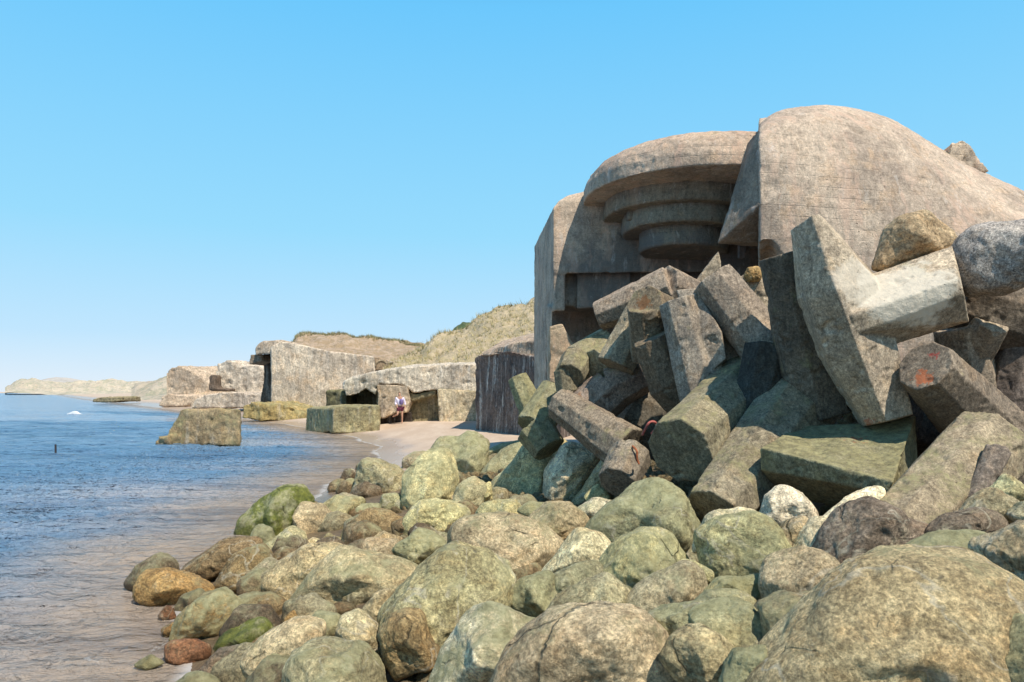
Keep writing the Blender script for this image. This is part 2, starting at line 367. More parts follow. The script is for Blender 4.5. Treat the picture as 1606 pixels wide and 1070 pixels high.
sm = 1-np.abs(fbm(flat*np.array([3.6, 6.2, 1])+7, 3).reshape(SX.shape))
SZ = amp*(.10*big+.12*(rid**2-.6)+.046*(sm**2-.6))
me = grid_mesh(SX, SY, SZ); attr(me, 'depth', dep); attr(me, 'crest', rid**2*(.6+big))
N = NT('sea_water'); p = N.pos(); de = N.n('ShaderNodeAttribute', attribute_name='depth').outputs['Fac']; cre = N.n('ShaderNodeAttribute', attribute_name='crest').outputs['Fac']
pm = N.vmul(p, (.25, 1, 1))
body = N.mix(N.mapr(N.math('ADD', de, N.math('MULTIPLY', N.math('SUBTRACT', N.noise(N.vmul(p, (.12, .3, 1)), 1, 5, .6), .5), .35)), .02, .34), (.70, .57, .45), (.14, .27, .43))
body = N.mix(N.math('MULTIPLY', N.mapr(N.noise(N.vmul(p, (.02, .10, 1)), 1, 5, .6), .42, .6), .55), body, N.mix(N.mapr(de, .2, .8), (.66, .58, .53), (.22, .36, .52)))
dk = N.mapr(N.noise(N.vmul(p, (.05, .25, 1)), 1, 5, .6), .5, .62); body = N.mix(N.math('MULTIPLY', dk, .45), body, (.06, .12, .22))
N.l(body, N.b.inputs['Base Color'])
N.b.inputs['IOR'].default_value = 1.33; N.b.inputs['Specular IOR Level'].default_value = .5
N.b.inputs['Roughness'].default_value = .12
h1 = N.noise(N.vmul(p, (.8, 1.3, 1)), 2.2, 6, .62, .4); h2 = N.noise(N.vmul(p, (.08, .3, 1)), 1.0, 5, .65); h3 = N.noise(N.vmul(p, (1, 1.6, 1)), 11, 4, .6)
nb = N.bump(h2, 1.6, 1.0); nb = N.bump(h1, .24, 1.0, nb); nb = N.bump(h3, .035, 1.0, nb); N.l(nb, N.b.inputs['Normal'])
# lacy foam near the edge
fo = N.math('MULTIPLY', N.mapr(N.noise(N.vmul(p, (1.2, .8, 1)), 2.0, 7, .75, 1.5), .60, .68), N.mapr(de, .0, .30, 1, 0))
edge = N.mapr(N.math('ADD', de, N.math('MULTIPLY', N.math('SUBTRACT', N.noise(p, 1.1, 5, .6), .5), .05)), .0, .02, .4, 0)
fo = N.math('MAXIMUM', N.math('MULTIPLY', fo, .3), edge)
tr = N.n('ShaderNodeBsdfTransparent'); tr.inputs[0].default_value = (.93, .92, .86, 1)
mx = N.n('ShaderNodeMixShader'); fr = N.n('ShaderNodeFresnel'); fr.inputs[0].default_value = 1.33; N.l(nb, fr.inputs['Normal'])
opa = N.math('MAXIMUM', N.mapr(de, -.02, .4, .45, 1.0), fr.outputs[0])
N.l(opa, mx.inputs[0]); N.l(tr.outputs[0], mx.inputs[1]); N.l(N.b.outputs[0], mx.inputs[2])
fb = N.n('ShaderNodeBsdfDiffuse'); fb.inputs[0].default_value = (.75, .78, .8, 1)
m2 = N.n('ShaderNodeMixShader'); N.l(fo, m2.inputs[0]); N.l(mx.outputs[0], m2.inputs[1]); N.l(fb.outputs[0], m2.inputs[2]); N.l(m2.outputs[0], N.out.inputs[0])
tag(link('sea', me, N.m), 'rippled blue sea turning brown and clear over the sandy shallows', kind='structure')

# ------------------------------------------------------------------ dunes
def ridge(name, crest, Yc, foot, Yf, m, label, n=(160, 60), amp=.5, backdrop=25, extra=None, kn=1.0, prof=1.0):
    """crest / foot: picture outlines; the slope runs from the near foot up to the far crest and down behind"""
    cx = np.array([q[0] for q in crest]); cy = np.array([q[1] for q in crest]); cY = np.array([q[2] if len(q) > 2 else Yc for q in crest])
    fy = np.interp(cx, [q[0] for q in foot], [q[1] for q in foot])
    xs = np.linspace(cx[0], cx[-1], n[0]); V = []
    for t in np.concatenate([np.linspace(0, 1, n[1]), np.linspace(1.1, 2, 6)]):
        row = []
        for x in xs:
            y1 = np.interp(x, cx, cy); Y1 = np.interp(x, cx, cY); y0 = np.interp(x, cx, fy)
            a = P(x, y0, Yf*Y1/Yc); b = P(x, y1, Y1)
            if t <= 1: q = a.lerp(b, t); q.z = a.z+(b.z-a.z)*(t**prof)
            else: q = b+Vector((0, backdrop*(t-1), -(b.z)*(t-1)**1.5))
            row.append(q)
        V.append(row)
    A = np.array([[tuple(q) for q in r] for r in V]); nn = fbm(A.reshape(-1, 3)/kn, 5, .55).reshape(A.shape[:2]); tt = np.linspace(0, 1, A.shape[0])[:, None]
    A[:, :, 2] += amp*nn*np.clip(tt*4, .2, 1)
    me = grid_mesh(A[:, :, 0], A[:, :, 1], A[:, :, 2]); o = link(name, me, m); tag(o, label, kind='structure'); return A
def dune_mat(name, sand, grass, dark, k, cover=.5, sandtop=0):
    N = NT(name); p = N.pos()
    c = N.mix(N.mapr(N.noise(p, .5/k, 7, .7), .35, .65), tuple(a*.8 for a in sand), sand)
    g = N.mapr(N.noise(N.vmul(p, (1, .6, 1.6)), .9/k, 8, .75), .62-cover*.3, .72-cover*.3)
    c = N.mix(N.math('MULTIPLY', g, .85), c, grass)
    d = N.mapr(N.noise(N.vmul(p, (1, .5, 1.5)), 2.2/k, 8, .78), .52, .62)
    c = N.mix(N.math('MULTIPLY', d, .6), c, dark)
    N.l(c, N.b.inputs['Base Color']); N.b.inputs['Roughness'].default_value = .95
    N.l(N.bump(N.noise(p, 1.5/k, 8, .75), .8*k, .8), N.b.inputs['Normal']); return N.m
md_near = dune_mat('dune_grass_sand', (.72, .59, .40), (.54, .45, .27), (.28, .25, .14), .8, .5)
md_mid = dune_mat('dune_heath_sand', (.66, .50, .36), (.46, .33, .2), (.22, .2, .1), .9, .55)
md_far = dune_mat('dune_distant', (.90, .77, .60), (.55, .53, .38), (.38, .42, .30), 6, .45)  # paler than the nearer dunes: distance haze put into the colours
md_white = dune_mat('dune_bare_sand', (.85, .78, .70), (.8, .74, .66), (.7, .65, .6), 20, .1)
md_green = dune_mat('dune_green', (.16, .2, .1), (.10, .16, .07), (.07, .11, .05), 2, .7)
A1 = ridge('dune', [(600, 575), (640, 563), (673, 540), (700, 530), (722, 520), (745, 510), (760, 495), (775, 485), (800, 479), (820, 473), (850, 464), (900, 452), (1000, 440), (1250, 430), (1700, 430)], 80, [(600, 588), (745, 590), (1700, 600)], 58, md_near, 'steep sand dune with yellow marram grass beside the large bunker', amp=.9, kn=4, n=(260, 90))
A2 = ridge('dune', [(455, 545), (466, 530), (478, 527), (510, 526), (542, 524), (565, 528), (600, 533), (634, 538), (675, 539), (720, 545), (760, 548)], 120, [(455, 585), (620, 590), (760, 590)], 85, md_mid, 'low heath covered dune behind the broken bunkers', amp=.7, kn=5, n=(240, 60))
ridge('dune', [(650, 560), (690, 535), (703, 528), (712, 515), (725, 507), (742, 506), (760, 512), (790, 520)], 150, [(650, 590), (790, 590)], 120, md_green, 'dark green knoll of a dune behind the grassy slope', amp=.7, kn=6, n=(80, 30))
ridge('dune', [(206, 612), (222, 603), (240, 597), (257, 592), (280, 588), (330, 580), (400, 570), (470, 560), (560, 555)], 260, [(206, 633), (260, 628), (560, 628)], 200, md_far, 'sandy dune with a ragged face behind the broken bunker blocks', amp=1.8, kn=9, n=(140, 40))
ridge('dune', [(8, 614), (16, 608), (24, 602), (32, 598), (44, 596), (60, 597), (80, 601), (105, 600), (140, 599), (180, 598), (215, 598), (240, 600), (270, 600)], 900, [(2, 615.8), (22, 615.9), (80, 619), (140, 621), (230, 625), (270, 626)], 620, md_far, 'distant pale dunes with grassy tops along the coast', amp=5.5, kn=28, n=(240, 40), backdrop=200)
ridge('dune', [(50, 606), (62, 596), (75, 592), (92, 592), (112, 596), (130, 599), (150, 603)], 1700, [(50, 613), (150, 613)], 1400, md_white, 'bare white sand dune on the horizon', amp=3, kn=80, n=(80, 20), backdrop=300)
# marram tufts on the dunes: blades nobody could count
def tufts(A, cnt, hgt, rows, m, label):
    rs = np.random.RandomState(5); V = []; Fc = []
    for k in range(cnt):
        i = int(rs.uniform(*rows)*(A.shape[0]-8)); j = rs.randint(0, A.shape[1]-1)
        b = A[i, j]*rs.rand()+A[i, j+1]*(0)+A[i, j]*0
        t = rs.rand(); b = A[i, j]*(1-t)+A[i, j+1]*t; b2 = A[min(i+1, A.shape[0]-1), j]; s = rs.rand(); b = b*(1-s)+b2*s
        for q in range(7):
            a = rs.uniform(0, 6.28); h = hgt*rs.uniform(.25, 1.0)*(.5+.9*((b[0]*7.3+b[1]*3.1) % 1.0)); r = .16*hgt
            c0 = b+np.array([math.cos(a)*r*rs.rand(), math.sin(a)*r*rs.rand(), -.05]); wv = np.array([math.sin(a), -math.cos(a), 0])*.055*hgt
            tip = c0+np.array([math.cos(a)*h*.45-.15*h, math.sin(a)*h*.3, h]); n0 = len(V); V += [c0-wv, c0+wv, tip]; Fc.append((n0, n0+1, n0+2))
    return tag(link('dune_grass', mesh(V, Fc), m, smooth=False), label, 'grass', kind='stuff')
gm1 = plain('marram_blades', (.52, .44, .24), .8, .5, 1.3, 0); gm2 = plain('heath_tufts', (.27, .25, .13), .85, .5, .7, 0)
tufts(A1[:, :170], 3600, .5, (.05, 1), gm1, 'yellow marram grass tufts over the dune slope'); tufts(A1[:, :170], 500, .55, (.9, 1.0), gm2, 'dark grass tufts on the crest of the grassy dune')
tufts(A2, 1600, .5, (.93, 1.0), gm2, 'dark heath tufts along the low dune crest')

# ------------------------------------------------------------------ far bunkers
c_far = concrete('old_concrete_distant', k=5, dirt=.5, aggregate=0, streak=0)
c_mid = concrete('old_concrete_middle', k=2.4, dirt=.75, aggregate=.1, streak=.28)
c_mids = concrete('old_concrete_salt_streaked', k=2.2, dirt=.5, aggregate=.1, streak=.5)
zf = lambda pts, Y, ox, oy, s: [(ox+x/s, oy+y/s, Y) for x, y in pts]
def L(pts, Y): return zf(pts, Y, 0, 460, 3.344)       # enlarged view of the left coast
def M(pts, Y): return zf(pts, Y, 380, 440, 3.344)     # enlarged view of the middle
def part_or(o, kids=()): return o
# block standing in the sea
o = worn('concrete_block', [slab2(L([(872, 800), (872, 755), (950, 612), (1100, 606), (1257, 612), (1260, 800)], 33), L([(900, 800), (900, 755), (975, 618), (1110, 612), (1257, 617), (1260, 800)], 36.5)),
    slab(L([(805, 778), (830, 758), (885, 742), (890, 800), (805, 800)], 32.6), (0, .8, -.05))], c_mid, .09, .1, color=(.40, .31, .19, .38), scale=2)
tag(o, 'slanted square concrete block standing alone in the shallow sea', 'concrete block')
# broken chunk row further along the coast
o = worn('bunker_ruin', [slab(L([(868, 560), (872, 412), (900, 392), (940, 380), (1030, 420), (1092, 470), (1092, 520), (1000, 560)], 118), (8, 12, 0)),
    slab(L([(930, 392), (960, 378), (1105, 398), (1122, 440), (1095, 500), (1000, 440)], 121), (5, 8, 0)),
    slab(L([(832, 598), (842, 545), (880, 528), (1060, 540), (1100, 600)], 114), (6, 9, 0))], c_far, .25, .22, color=(.54, .45, .36, .1), scale=5)
tag(o, 'farthest broken bunker with a tan sloping face and grass on top', 'bunker')
o = worn('bunker_ruin', [slab(L([(1128, 500), (1130, 420), (1140, 372), (1190, 352), (1230, 356), (1262, 384), (1340, 374), (1370, 400), (1374, 520), (1250, 520)], 90), (5, 8, 0)),
    slab(L([(1000, 606), (1015, 560), (1075, 528), (1200, 518), (1375, 528), (1385, 606)], 86), (5, 9, 0))], c_far, .2, .22, color=(.58, .52, .45, 0), scale=4)
tag(o, 'whitish shattered bunker block on a grey slab, left of the tall bunker', 'bunker')
o = worn('concrete_slab', [slab(L([(1090, 506), (1100, 425), (1124, 430), (1128, 498), (1205, 500), (1200, 514), (1095, 512)], 88), (0, 3, 0))], c_far, .2, .1, color=(.14, .11, .09, 0), scale=4)
tag(o, 'dark upright slab wedged between the two farthest bunker ruins', 'concrete slab')
# big bunker, middle distance
bR = empty('bunker', P(500, 655, 63), 'tall pale bunker with a rounded roof and a dark slit at its left end', 'bunker')
worn('wall', [slab2(M([(150, 700), (147, 385), (150, 350), (200, 318), (285, 332), (460, 372), (690, 398), (700, 500), (700, 700)], 63), M([(190, 700), (180, 385), (190, 350), (240, 322), (310, 336), (470, 378), (690, 404), (700, 500), (700, 700)], 72))], c_mid, .12, .06, bR, (.60, .52, .43, .05), 4)
worn('roof', [slab2(M([(68, 392), (70, 352), (85, 333), (110, 318), (200, 314), (290, 328), (290, 372), (150, 384), (110, 384)], 63.4), M([(88, 392), (90, 352), (105, 333), (130, 322), (220, 318), (290, 334), (290, 375), (150, 384), (110, 384)], 70))], c_mid, .11, .06, bR, (.50, .42, .34, 0), 3)
worn('ledge', [slab(M([(36, 438), (42, 392), (98, 386), (104, 420), (50, 438)], 64.5), (0, 4, 0))], c_mid, .1, .08, bR, (.30, .25, .2, 0), 3)
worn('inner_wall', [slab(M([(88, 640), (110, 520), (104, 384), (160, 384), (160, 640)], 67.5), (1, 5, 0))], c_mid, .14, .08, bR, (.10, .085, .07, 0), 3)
worn('footing', [slab(M([(-6, 728), (0, 660), (60, 640), (130, 650), (190, 640), (330, 690), (420, 715), (425, 740), (200, 742)], 59), (1, 9, .1))], c_mid, .12, .22, bR, (.42, .33, .15, .45), 3)
for i, (x, r) in enumerate(((730, 34), (780, 25))):
    vs = []; K = 20; pp = M([(x, 440)], 66)[0]; c0 = P(*pp); R = r*66/3.344/F
    bm = bmesh.new(); ring = []
    for k in range(K+1):
        t = math.pi*(k/K); cc = c0+Vector((math.cos(t)*R, 0, math.sin(t)*R*.9-.2)); rr = []
        for q in range(8):
            a = q*math.pi/4; rr.append(bm.verts.new(cc+Vector((math.cos(t)*math.cos(a), math.sin(a), math.sin(t)*math.cos(a)))*.12))
        ring.append(rr)
    for k in range(K):
        for q in range(8): bm.faces.new((ring[k][q], ring[k][(q+1) % 8], ring[k+1][(q+1) % 8], ring[k+1][q]))
    bm.faces.new(ring[0][::-1]); bm.faces.new(ring[-1])
    me = bpy.data.meshes.new('a'); bm.to_mesh(me); bm.free()
    o = link('reinforcement_hoop', me, c_mid, color=(.36, .3, .22, 0)); recenter(o)
    tag(o, ['wider bent hoop of reinforcement on the end of the tall pale bunker', 'narrower bent hoop of reinforcement right of the wide one'][i], 'hoop')
o = worn('bunker_ruin', [slab(M([(660, 470), (690, 398), (740, 410), (810, 440), (800, 480)], 66), (0, 5, 0))], c_mid, .15, .15, color=(.38, .3, .22, .1), scale=3)
tag(o, 'small collapsed corner between the tall pale bunker and the grassy dune', 'bunker')
# collapsed bunker with the niche
bC = empty('bunker', P(640, 668, 46), 'collapsed low bunker with a whitened roof slab and a dark niche', 'bunker')
worn('roof', [slab2(M([(528, 556), (534, 530), (570, 510), (700, 480), (850, 455), (1060, 442), (1300, 437), (1300, 590), (1020, 572), (960, 580), (900, 590), (850, 548), (715, 540), (700, 600), (650, 566), (600, 600), (545, 610)], 46), M([(600, 540), (605, 520), (640, 500), (740, 470), (870, 446), (1060, 434), (1300, 430), (1300, 590), (1020, 572), (960, 580), (900, 590), (850, 548), (715, 540), (700, 560), (650, 550), (620, 560), (600, 560)], 52))], c_mids, .08, .10, bC, (.60, .55, .47, 0), 2.2)
worn('wall', [slab(M([(1022, 568), (1300, 585), (1300, 790), (1034, 790)], 45.8), (0, 7, 0))], c_mid, .09, .08, bC, (.52, .46, .34, .3), 2.5)
worn('pier', [slab(M([(706, 545), (868, 552), (880, 640), (862, 690), (800, 695), (745, 722), (722, 715), (710, 640)], 45.7), (0, 5, 0))], c_mid, .07, .07, bC, (.56, .47, .36, 0), 2.5)
worn('inner_wall', [slab(M([(700, 560), (1040, 570), (1040, 790), (700, 790)], 47.0), (0, 2, 0)), slab(M([(440, 590), (720, 560), (720, 700), (440, 700)], 50), (0, 1, 0)),
    slab(M([(870, 580), (905, 595), (1015, 575), (1015, 600), (870, 640)], 46.2), (0, 3, 0))], c_mid, .09, .06, bC, (.26, .235, .15, .25), 2.5)
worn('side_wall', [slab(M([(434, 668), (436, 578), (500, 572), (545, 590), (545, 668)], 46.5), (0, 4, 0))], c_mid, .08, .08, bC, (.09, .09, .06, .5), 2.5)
o = worn('concrete_slab', [slab2(M([(476, 786), (478, 672), (500, 662), (715, 655), (722, 800), (476, 800)], 42), M([(330, 795), (338, 672), (360, 664), (560, 650), (722, 655), (722, 800)], 46))], c_mid, .07, .07, color=(.36, .33, .2, .36), scale=2)
tag(o, 'long low greenish slab at the edge of the water before the collapsed bunker', 'concrete slab')
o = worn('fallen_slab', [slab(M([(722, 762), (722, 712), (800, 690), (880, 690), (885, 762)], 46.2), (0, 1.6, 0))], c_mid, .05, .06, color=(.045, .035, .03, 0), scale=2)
tag(o, 'dark wedge of fallen concrete under the pier, beside the person', 'fallen slab')
# dark streaked bunker next to the large one
bD = empty('bunker', P(790, 690, 32), 'dark bunker end wall streaked with white salt beside the large bunker', 'bunker')
worn('wall', [slab2([(745, 562, 36), (747, 690, 36), (812, 700, 32), (880, 712, 29), (880, 575, 29), (850, 562, 30), (800, 552, 32.5), (765, 552, 35.4)],
    [(768, 556, 44), (768, 680, 44), (860, 680, 43), (960, 680, 42), (960, 560, 42), (900, 550, 42), (850, 540, 43), (790, 545, 44)])], concrete('salt_streaked_concrete', k=2.2, dirt=.5, streak=.75, aggregate=.1), .06, .05, bD, (.16, .13, .12, 0), 2)
worn('roof', [slab2([(748, 560, 35.8), (770, 548, 35.5), (800, 540, 33), (850, 530, 31), (900, 540, 29.5), (900, 575, 29.2), (850, 562, 30.4), (800, 556, 32.8)],
    [(775, 545, 46), (790, 534, 46), (830, 524, 45), (900, 512, 44), (980, 520, 43), (980, 570, 43), (900, 560, 43), (830, 556, 45)])], c_mid, .08, .06, bD, (.44, .36, .29, 0), 2)
for (a, Y, lab) in ((L([(480, 572), (488, 552), (530, 546), (640, 543), (640, 566), (560, 572)], 150), 150, 'long flat wreck slab awash below the distant dunes'),
                    (L([(1000, 606), (1010, 596), (1055, 594), (1060, 606)], 100), 100, 'little dark slab awash near the whitish ruin')):
    tag(worn('concrete_slab', [slab(a, (1, 6, 0))], c_far, .2, .2, color=(.3, .26, .17, .4), scale=3), lab, 'concrete slab')

# ------------------------------------------------------------------ the large bunker
B = empty('bunker', P(1000, 600, 18), 'huge tilted gun bunker with a stepped round hood over its opening', 'bunker')
spw = P(1208, 252, 14); spw2 = P(1212, 232, 14)
cb = concrete('board_marked_concrete', board=.5, k=1.0, dirt=.5, aggregate=.12, bumpk=.8, spots=[((3.75, 18.4, 4.5), 2.35, (.15, .135, .125), .8), (P(1210, 255, 14.3), .26, (.8, .76, .7), .9), (P(1218, 236, 14.3), .16, (.8, .76, .7), .9), (P(1203, 240, 14.2), .18, (.75, .7, .64), .8)])  # large dark spot: shade under the hood put into the wall colour
BT = (.48, .40, .33, 0)
# left wing: side wall, front wall, rounded shoulder
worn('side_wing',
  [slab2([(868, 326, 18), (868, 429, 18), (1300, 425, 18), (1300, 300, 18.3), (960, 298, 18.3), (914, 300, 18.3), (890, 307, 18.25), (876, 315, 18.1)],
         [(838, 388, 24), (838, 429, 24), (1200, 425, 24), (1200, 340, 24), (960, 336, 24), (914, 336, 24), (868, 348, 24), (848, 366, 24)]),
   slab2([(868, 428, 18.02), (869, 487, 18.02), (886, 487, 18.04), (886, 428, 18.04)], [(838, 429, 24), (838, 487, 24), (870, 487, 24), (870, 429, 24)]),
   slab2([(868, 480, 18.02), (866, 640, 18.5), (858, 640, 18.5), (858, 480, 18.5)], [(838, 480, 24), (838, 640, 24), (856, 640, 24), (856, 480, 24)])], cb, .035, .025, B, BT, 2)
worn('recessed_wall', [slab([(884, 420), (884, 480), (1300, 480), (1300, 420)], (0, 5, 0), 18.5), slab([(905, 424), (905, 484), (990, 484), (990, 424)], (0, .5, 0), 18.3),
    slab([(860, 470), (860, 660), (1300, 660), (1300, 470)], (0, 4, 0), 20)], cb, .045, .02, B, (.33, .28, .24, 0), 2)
worn('footing', [slab([(862, 512), (882, 508), (900, 540), (905, 640), (862, 660)], (0, 1.5, 0), 17.6)], cb, .03, .03, B, (.46, .37, .27, .1), 2)
# hood: dome cap and three stepped rings around a leaning axis
axn = Vector((.043, .035, 1)).normalized(); hu = Vector((0, 1, 0)).cross(axn).normalized(); hv = axn.cross(hu).normalized()
hc = Vector((4.604, 17.771, 6.592))
def lathe(prof, seg=140, c=hc):
    V = []; Fc = []; n = len(prof)
    for k in range(seg):
        t = 2*math.pi*k/seg
        for r, h in prof: V.append(c+axn*h+(hu*math.cos(t)+hv*math.sin(t))*r)
    for k in range(seg):
        for q in range(n-1):
            a = k*n+q; b = ((k+1) % seg)*n+q; Fc.append((a, b, b+1, a+1))
    Fc.append(tuple(k*n for k in range(seg))); Fc.append(tuple(k*n+n-1 for k in range(seg))[::-1])
    return V, Fc
worn('roof_hood', [lathe([(2.945, 0), (2.95, .28), (2.88, .48), (2.72, .68), (2.45, .86), (2.0, 1.0), (1.4, 1.09), (.8, 1.12), (.01, 1.13)])], cb, .035, .022, B, (.48, .385, .31, 0), 2)
ringc = (.25, .215, .17, 0)  # rings darker than the cap: shade under the hood put into the tint
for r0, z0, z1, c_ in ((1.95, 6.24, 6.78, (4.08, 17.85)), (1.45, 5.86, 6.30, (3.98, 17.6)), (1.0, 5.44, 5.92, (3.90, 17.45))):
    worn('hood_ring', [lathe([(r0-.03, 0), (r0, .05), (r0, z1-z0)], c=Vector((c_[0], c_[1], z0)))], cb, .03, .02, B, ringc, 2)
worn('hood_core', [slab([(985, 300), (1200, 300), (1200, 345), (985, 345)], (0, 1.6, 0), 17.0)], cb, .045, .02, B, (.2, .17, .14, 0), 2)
# right wing: broad curved front rounding into the roof
colsx = [1190, 1215, 1260, 1320, 1400, 1470, 1530, 1606, 1740]
rows = [  # y at each column, then depth
 ([378, 379, 470, 600, 620, 620, 620, 620, 620], [14, 14, 14, 14, 13.9, 13.8, 13.7, 13.5, 13.0]),
 ([376, 377, 430, 500, 500, 520, 530, 540, 560], [14, 14, 14, 14, 13.9, 13.8, 13.7, 13.5, 13.0]),
 ([318, 318, 340, 370, 400, 430, 450, 470, 500], [14, 14, 14, 14, 13.95, 13.9, 13.8, 13.6, 13.2]),
 ([262, 255, 262, 275, 310, 350, 380, 410, 450], [14, 14, 14.05, 14.1, 14.1, 14.1, 14.0, 13.9, 13.6]),
 ([222, 208, 205, 210, 245, 285, 320, 355, 410], [14.1, 14.15, 14.3, 14.4, 14.5, 14.5, 14.5, 14.4, 14.2]),
 ([205, 186, 178, 180, 210, 252, 288, 322, 385], [14.35, 14.6, 14.8, 14.9, 15.0, 15.1, 15.1, 15.1, 15.0]),
 ([197, 178, 168, 167, 190, 232, 266, 300, 365], [14.8, 15.3, 15.7, 15.8, 16.0, 16.0, 16.0, 16.0, 16.0]),
 ([198, 186, 178, 178, 198, 240, 276, 312, 375], [15.6, 17, 18, 18.2, 18.5, 18.5, 18.5, 18.5, 18.5]),
 ([216, 222, 230, 240, 255, 280, 310, 350, 400], [18, 20, 21, 22, 22, 22, 22, 22, 22]),
 ([560, 560, 560, 560, 560, 560, 560, 560, 560], [18, 20, 21, 22, 22, 22, 22, 22, 22])]
G = np.array([[tuple(P(x, y, Y)) for x, y, Y in zip(colsx, r[0], r[1])] for r in rows])
def crm(G, n):   # monotone-ish smooth interpolation along axis 0
    m = G.shape[0]; t = np.linspace(0, m-1, n); i = np.clip(t.astype(int), 0, m-2); f = (t-i)[:, None, None]
    g = lambda k: G[np.clip(k, 0, m-1)]
    a, b, c, d = g(i-1), g(i), g(i+1), g(i+2)
    return b+.5*f*((c-a)+f*((2*a-5*b+4*c-d)+f*(3*b-a-3*c+d)))
S = crm(G, 130); S = crm(S.transpose(1, 0, 2), 150).transpose(1, 0, 2)
ny, nx = S.shape[:2]; V = [tuple(q) for q in S.reshape(-1, 3)]; Fc = [(j*nx+i, j*nx+i+1, (j+1)*nx+i+1, (j+1)*nx+i) for j in range(ny-1) for i in range(nx-1)]
# close the solid: bottom, right end and left end caps
Fc.append(tuple([i for i in range(nx)]+[(ny-1)*nx+i for i in range(nx-1, -1, -1)]))
Fc.append(tuple(j*nx+nx-1 for j in range(ny))); Fc.append(tuple(j*nx for j in range(ny))[::-1])
worn('curved_wing', [(V, Fc)], cb, .05, .03, B, (.50, .42, .35, 0), 2.5)
def loft(*st):
    V = []; n = len(st[0]); Fc = [tuple(range(n)), tuple(range(len(st)*n-1, (len(st)-1)*n-1, -1))]
    for s_ in st: V += [P(*a) for a in s_]
    for j in range(len(st)-1):
        for k in range(n): Fc.append((j*n+k, j*n+(k+1) % n, (j+1)*n+(k+1) % n, (j+1)*n+k))
    return V, Fc
worn('wing_cheek', [loft([(1192, 200, 14.35), (1191, 322, 14.02), (1240, 322, 14.15), (1240, 200, 14.6)], [(1172, 224, 14.9), (1125, 382, 14.75), (1240, 382, 15), (1240, 215, 15)],
    [(1178, 232, 18), (1150, 382, 18), (1240, 390, 18), (1240, 240, 18)])], cb, .03, .02, B, (.30, .245, .2, 0), 2)
worn('broken_lump', [slab([(1488, 245), (1494, 224), (1510, 220), (1522, 226), (1535, 250), (1552, 268), (1520, 275)], (0, 1.2, -.2), 15.9)], cb, .03, .03, B, (.60, .50, .40, 0), 1)
steel = plain('weathered_steel', (.22, .19, .18), .55, .4, 8, .01, .5); rust = plain('rust', (.30, .10, .045), .85, .5, 20, .02)
def boxp(pts, back, Y): return slab(pts, back, Y)
for (x0, x1, y0, y1, Y) in ((1160, 1168, 352, 404, 16.2), (1170, 1174, 345, 395, 16.3), (1178, 1196, 340, 388, 16.4)):
    v, f = slab([(x0, y0), (x1, y0), (x1, y1), (x0, y1)], (0, .14, 0), Y); link('steel_bar', mesh(v, f), steel, B, smooth=False)
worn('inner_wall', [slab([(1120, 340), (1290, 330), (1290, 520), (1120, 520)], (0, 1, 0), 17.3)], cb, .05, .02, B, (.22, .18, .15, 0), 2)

# ------------------------------------------------------------------ armour blocks (dolos pile)
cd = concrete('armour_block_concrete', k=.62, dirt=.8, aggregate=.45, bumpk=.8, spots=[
    (P(1446, 592, 7.75), .085, (.52, .15, .06), .8), (P(1460, 552, 7.75), .07, (.45, .06, .05), .75), (P(1350, 672, 8.2), .14, (.36, .12, .06), .7),
    (P(1008, 475, 11), .12, (.22, .10, .04), .8), (P(905, 628, 12), .12, (.32, .14, .05), .6), (P(1420, 445, 8), .5, (.74, .69, .58), .75), (P(1350, 440, 8), .3, (.66, .60, .5), .6)])
R8 = math.pi/8
def loft(*st):
    V = []; n = len(st[0]); Fc = [tuple(range(n)), tuple(range(len(st)*n-1, (len(st)-1)*n-1, -1))]
    for s_ in st: V += [P(*a) for a in s_]
    for j in range(len(st)-1):
        for k in range(n): Fc.append((j*n+k, j*n+(k+1) % n, (j+1)*n+(k+1) % n, (j+1)*n+k))
    return V, Fc
def dolos(label, arms, color, voxel=.016, amp=.010, name='armour_block', group='broken concrete armour blocks', chips=1.8):
    o = worn(name, [arm(*a) if isinstance(a[0], (int, float)) else a for a in arms], cd, voxel, amp, None, color, 1.0, chips)
    gy = sum(color[:3])/3; o.color = [(c*.8+gy*.2)*.86 for c in color[:3]]+[color[3]]; return tag(o, label, 'concrete block', group)
T_ = (.58, .49, .37, .08)
dolos('tall T shaped armour block standing up with a whitened crossbar', [
    loft([(1240, 362, 8.6), (1245, 357, 8.3), (1273, 337, 8.1), (1283, 336, 8.15), (1290, 340, 8.9), (1250, 358, 9.1)],
         [(1250, 470, 8.8), (1268, 468, 8.25), (1314, 460, 7.92), (1374, 440, 8.1), (1372, 430, 9.0), (1262, 455, 9.3)],
         [(1283, 560, 8.8), (1296, 560, 8.3), (1345, 545, 7.97), (1404, 530, 8.15), (1400, 525, 9.0), (1300, 550, 9.3)],
         [(1350, 670, 8.7), (1359, 668, 8.3), (1390, 662, 8.05), (1432, 650, 8.15), (1425, 655, 8.9), (1360, 665, 9.1)]),
    loft([(1335, 442, 8.45), (1335, 494, 7.93), (1345, 522, 7.97), (1350, 556, 8.35), (1350, 556, 9), (1335, 442, 9.1)],
         [(1494, 386, 8.35), (1503, 438, 7.82), (1512, 460, 7.84), (1519, 504, 8.1), (1519, 504, 8.9), (1496, 388, 9.0)])], T_)
dolos('dark armour block in shadow directly behind the T shaped one', [(1225, 400, 9.3, 34, 1290, 650, 9.4, 54)], (.2, .17, .13, .3))  # shade of the T block also put into its base colour
dolos('thick greenish block with a cut octagonal end pointing down left', [(1066, 708, 9.0, 57, 1235, 562, 11.4, 64, .2)], (.33, .3, .2, .36))
dolos('added blackish block, coloured as cast shadow, behind the thick greenish one', [(1205, 548, 9.75, 40, 1172, 705, 9.5, 36, .3)], (.07, .075, .07, .1))  # added block: shadow cast by the T block put into its colour
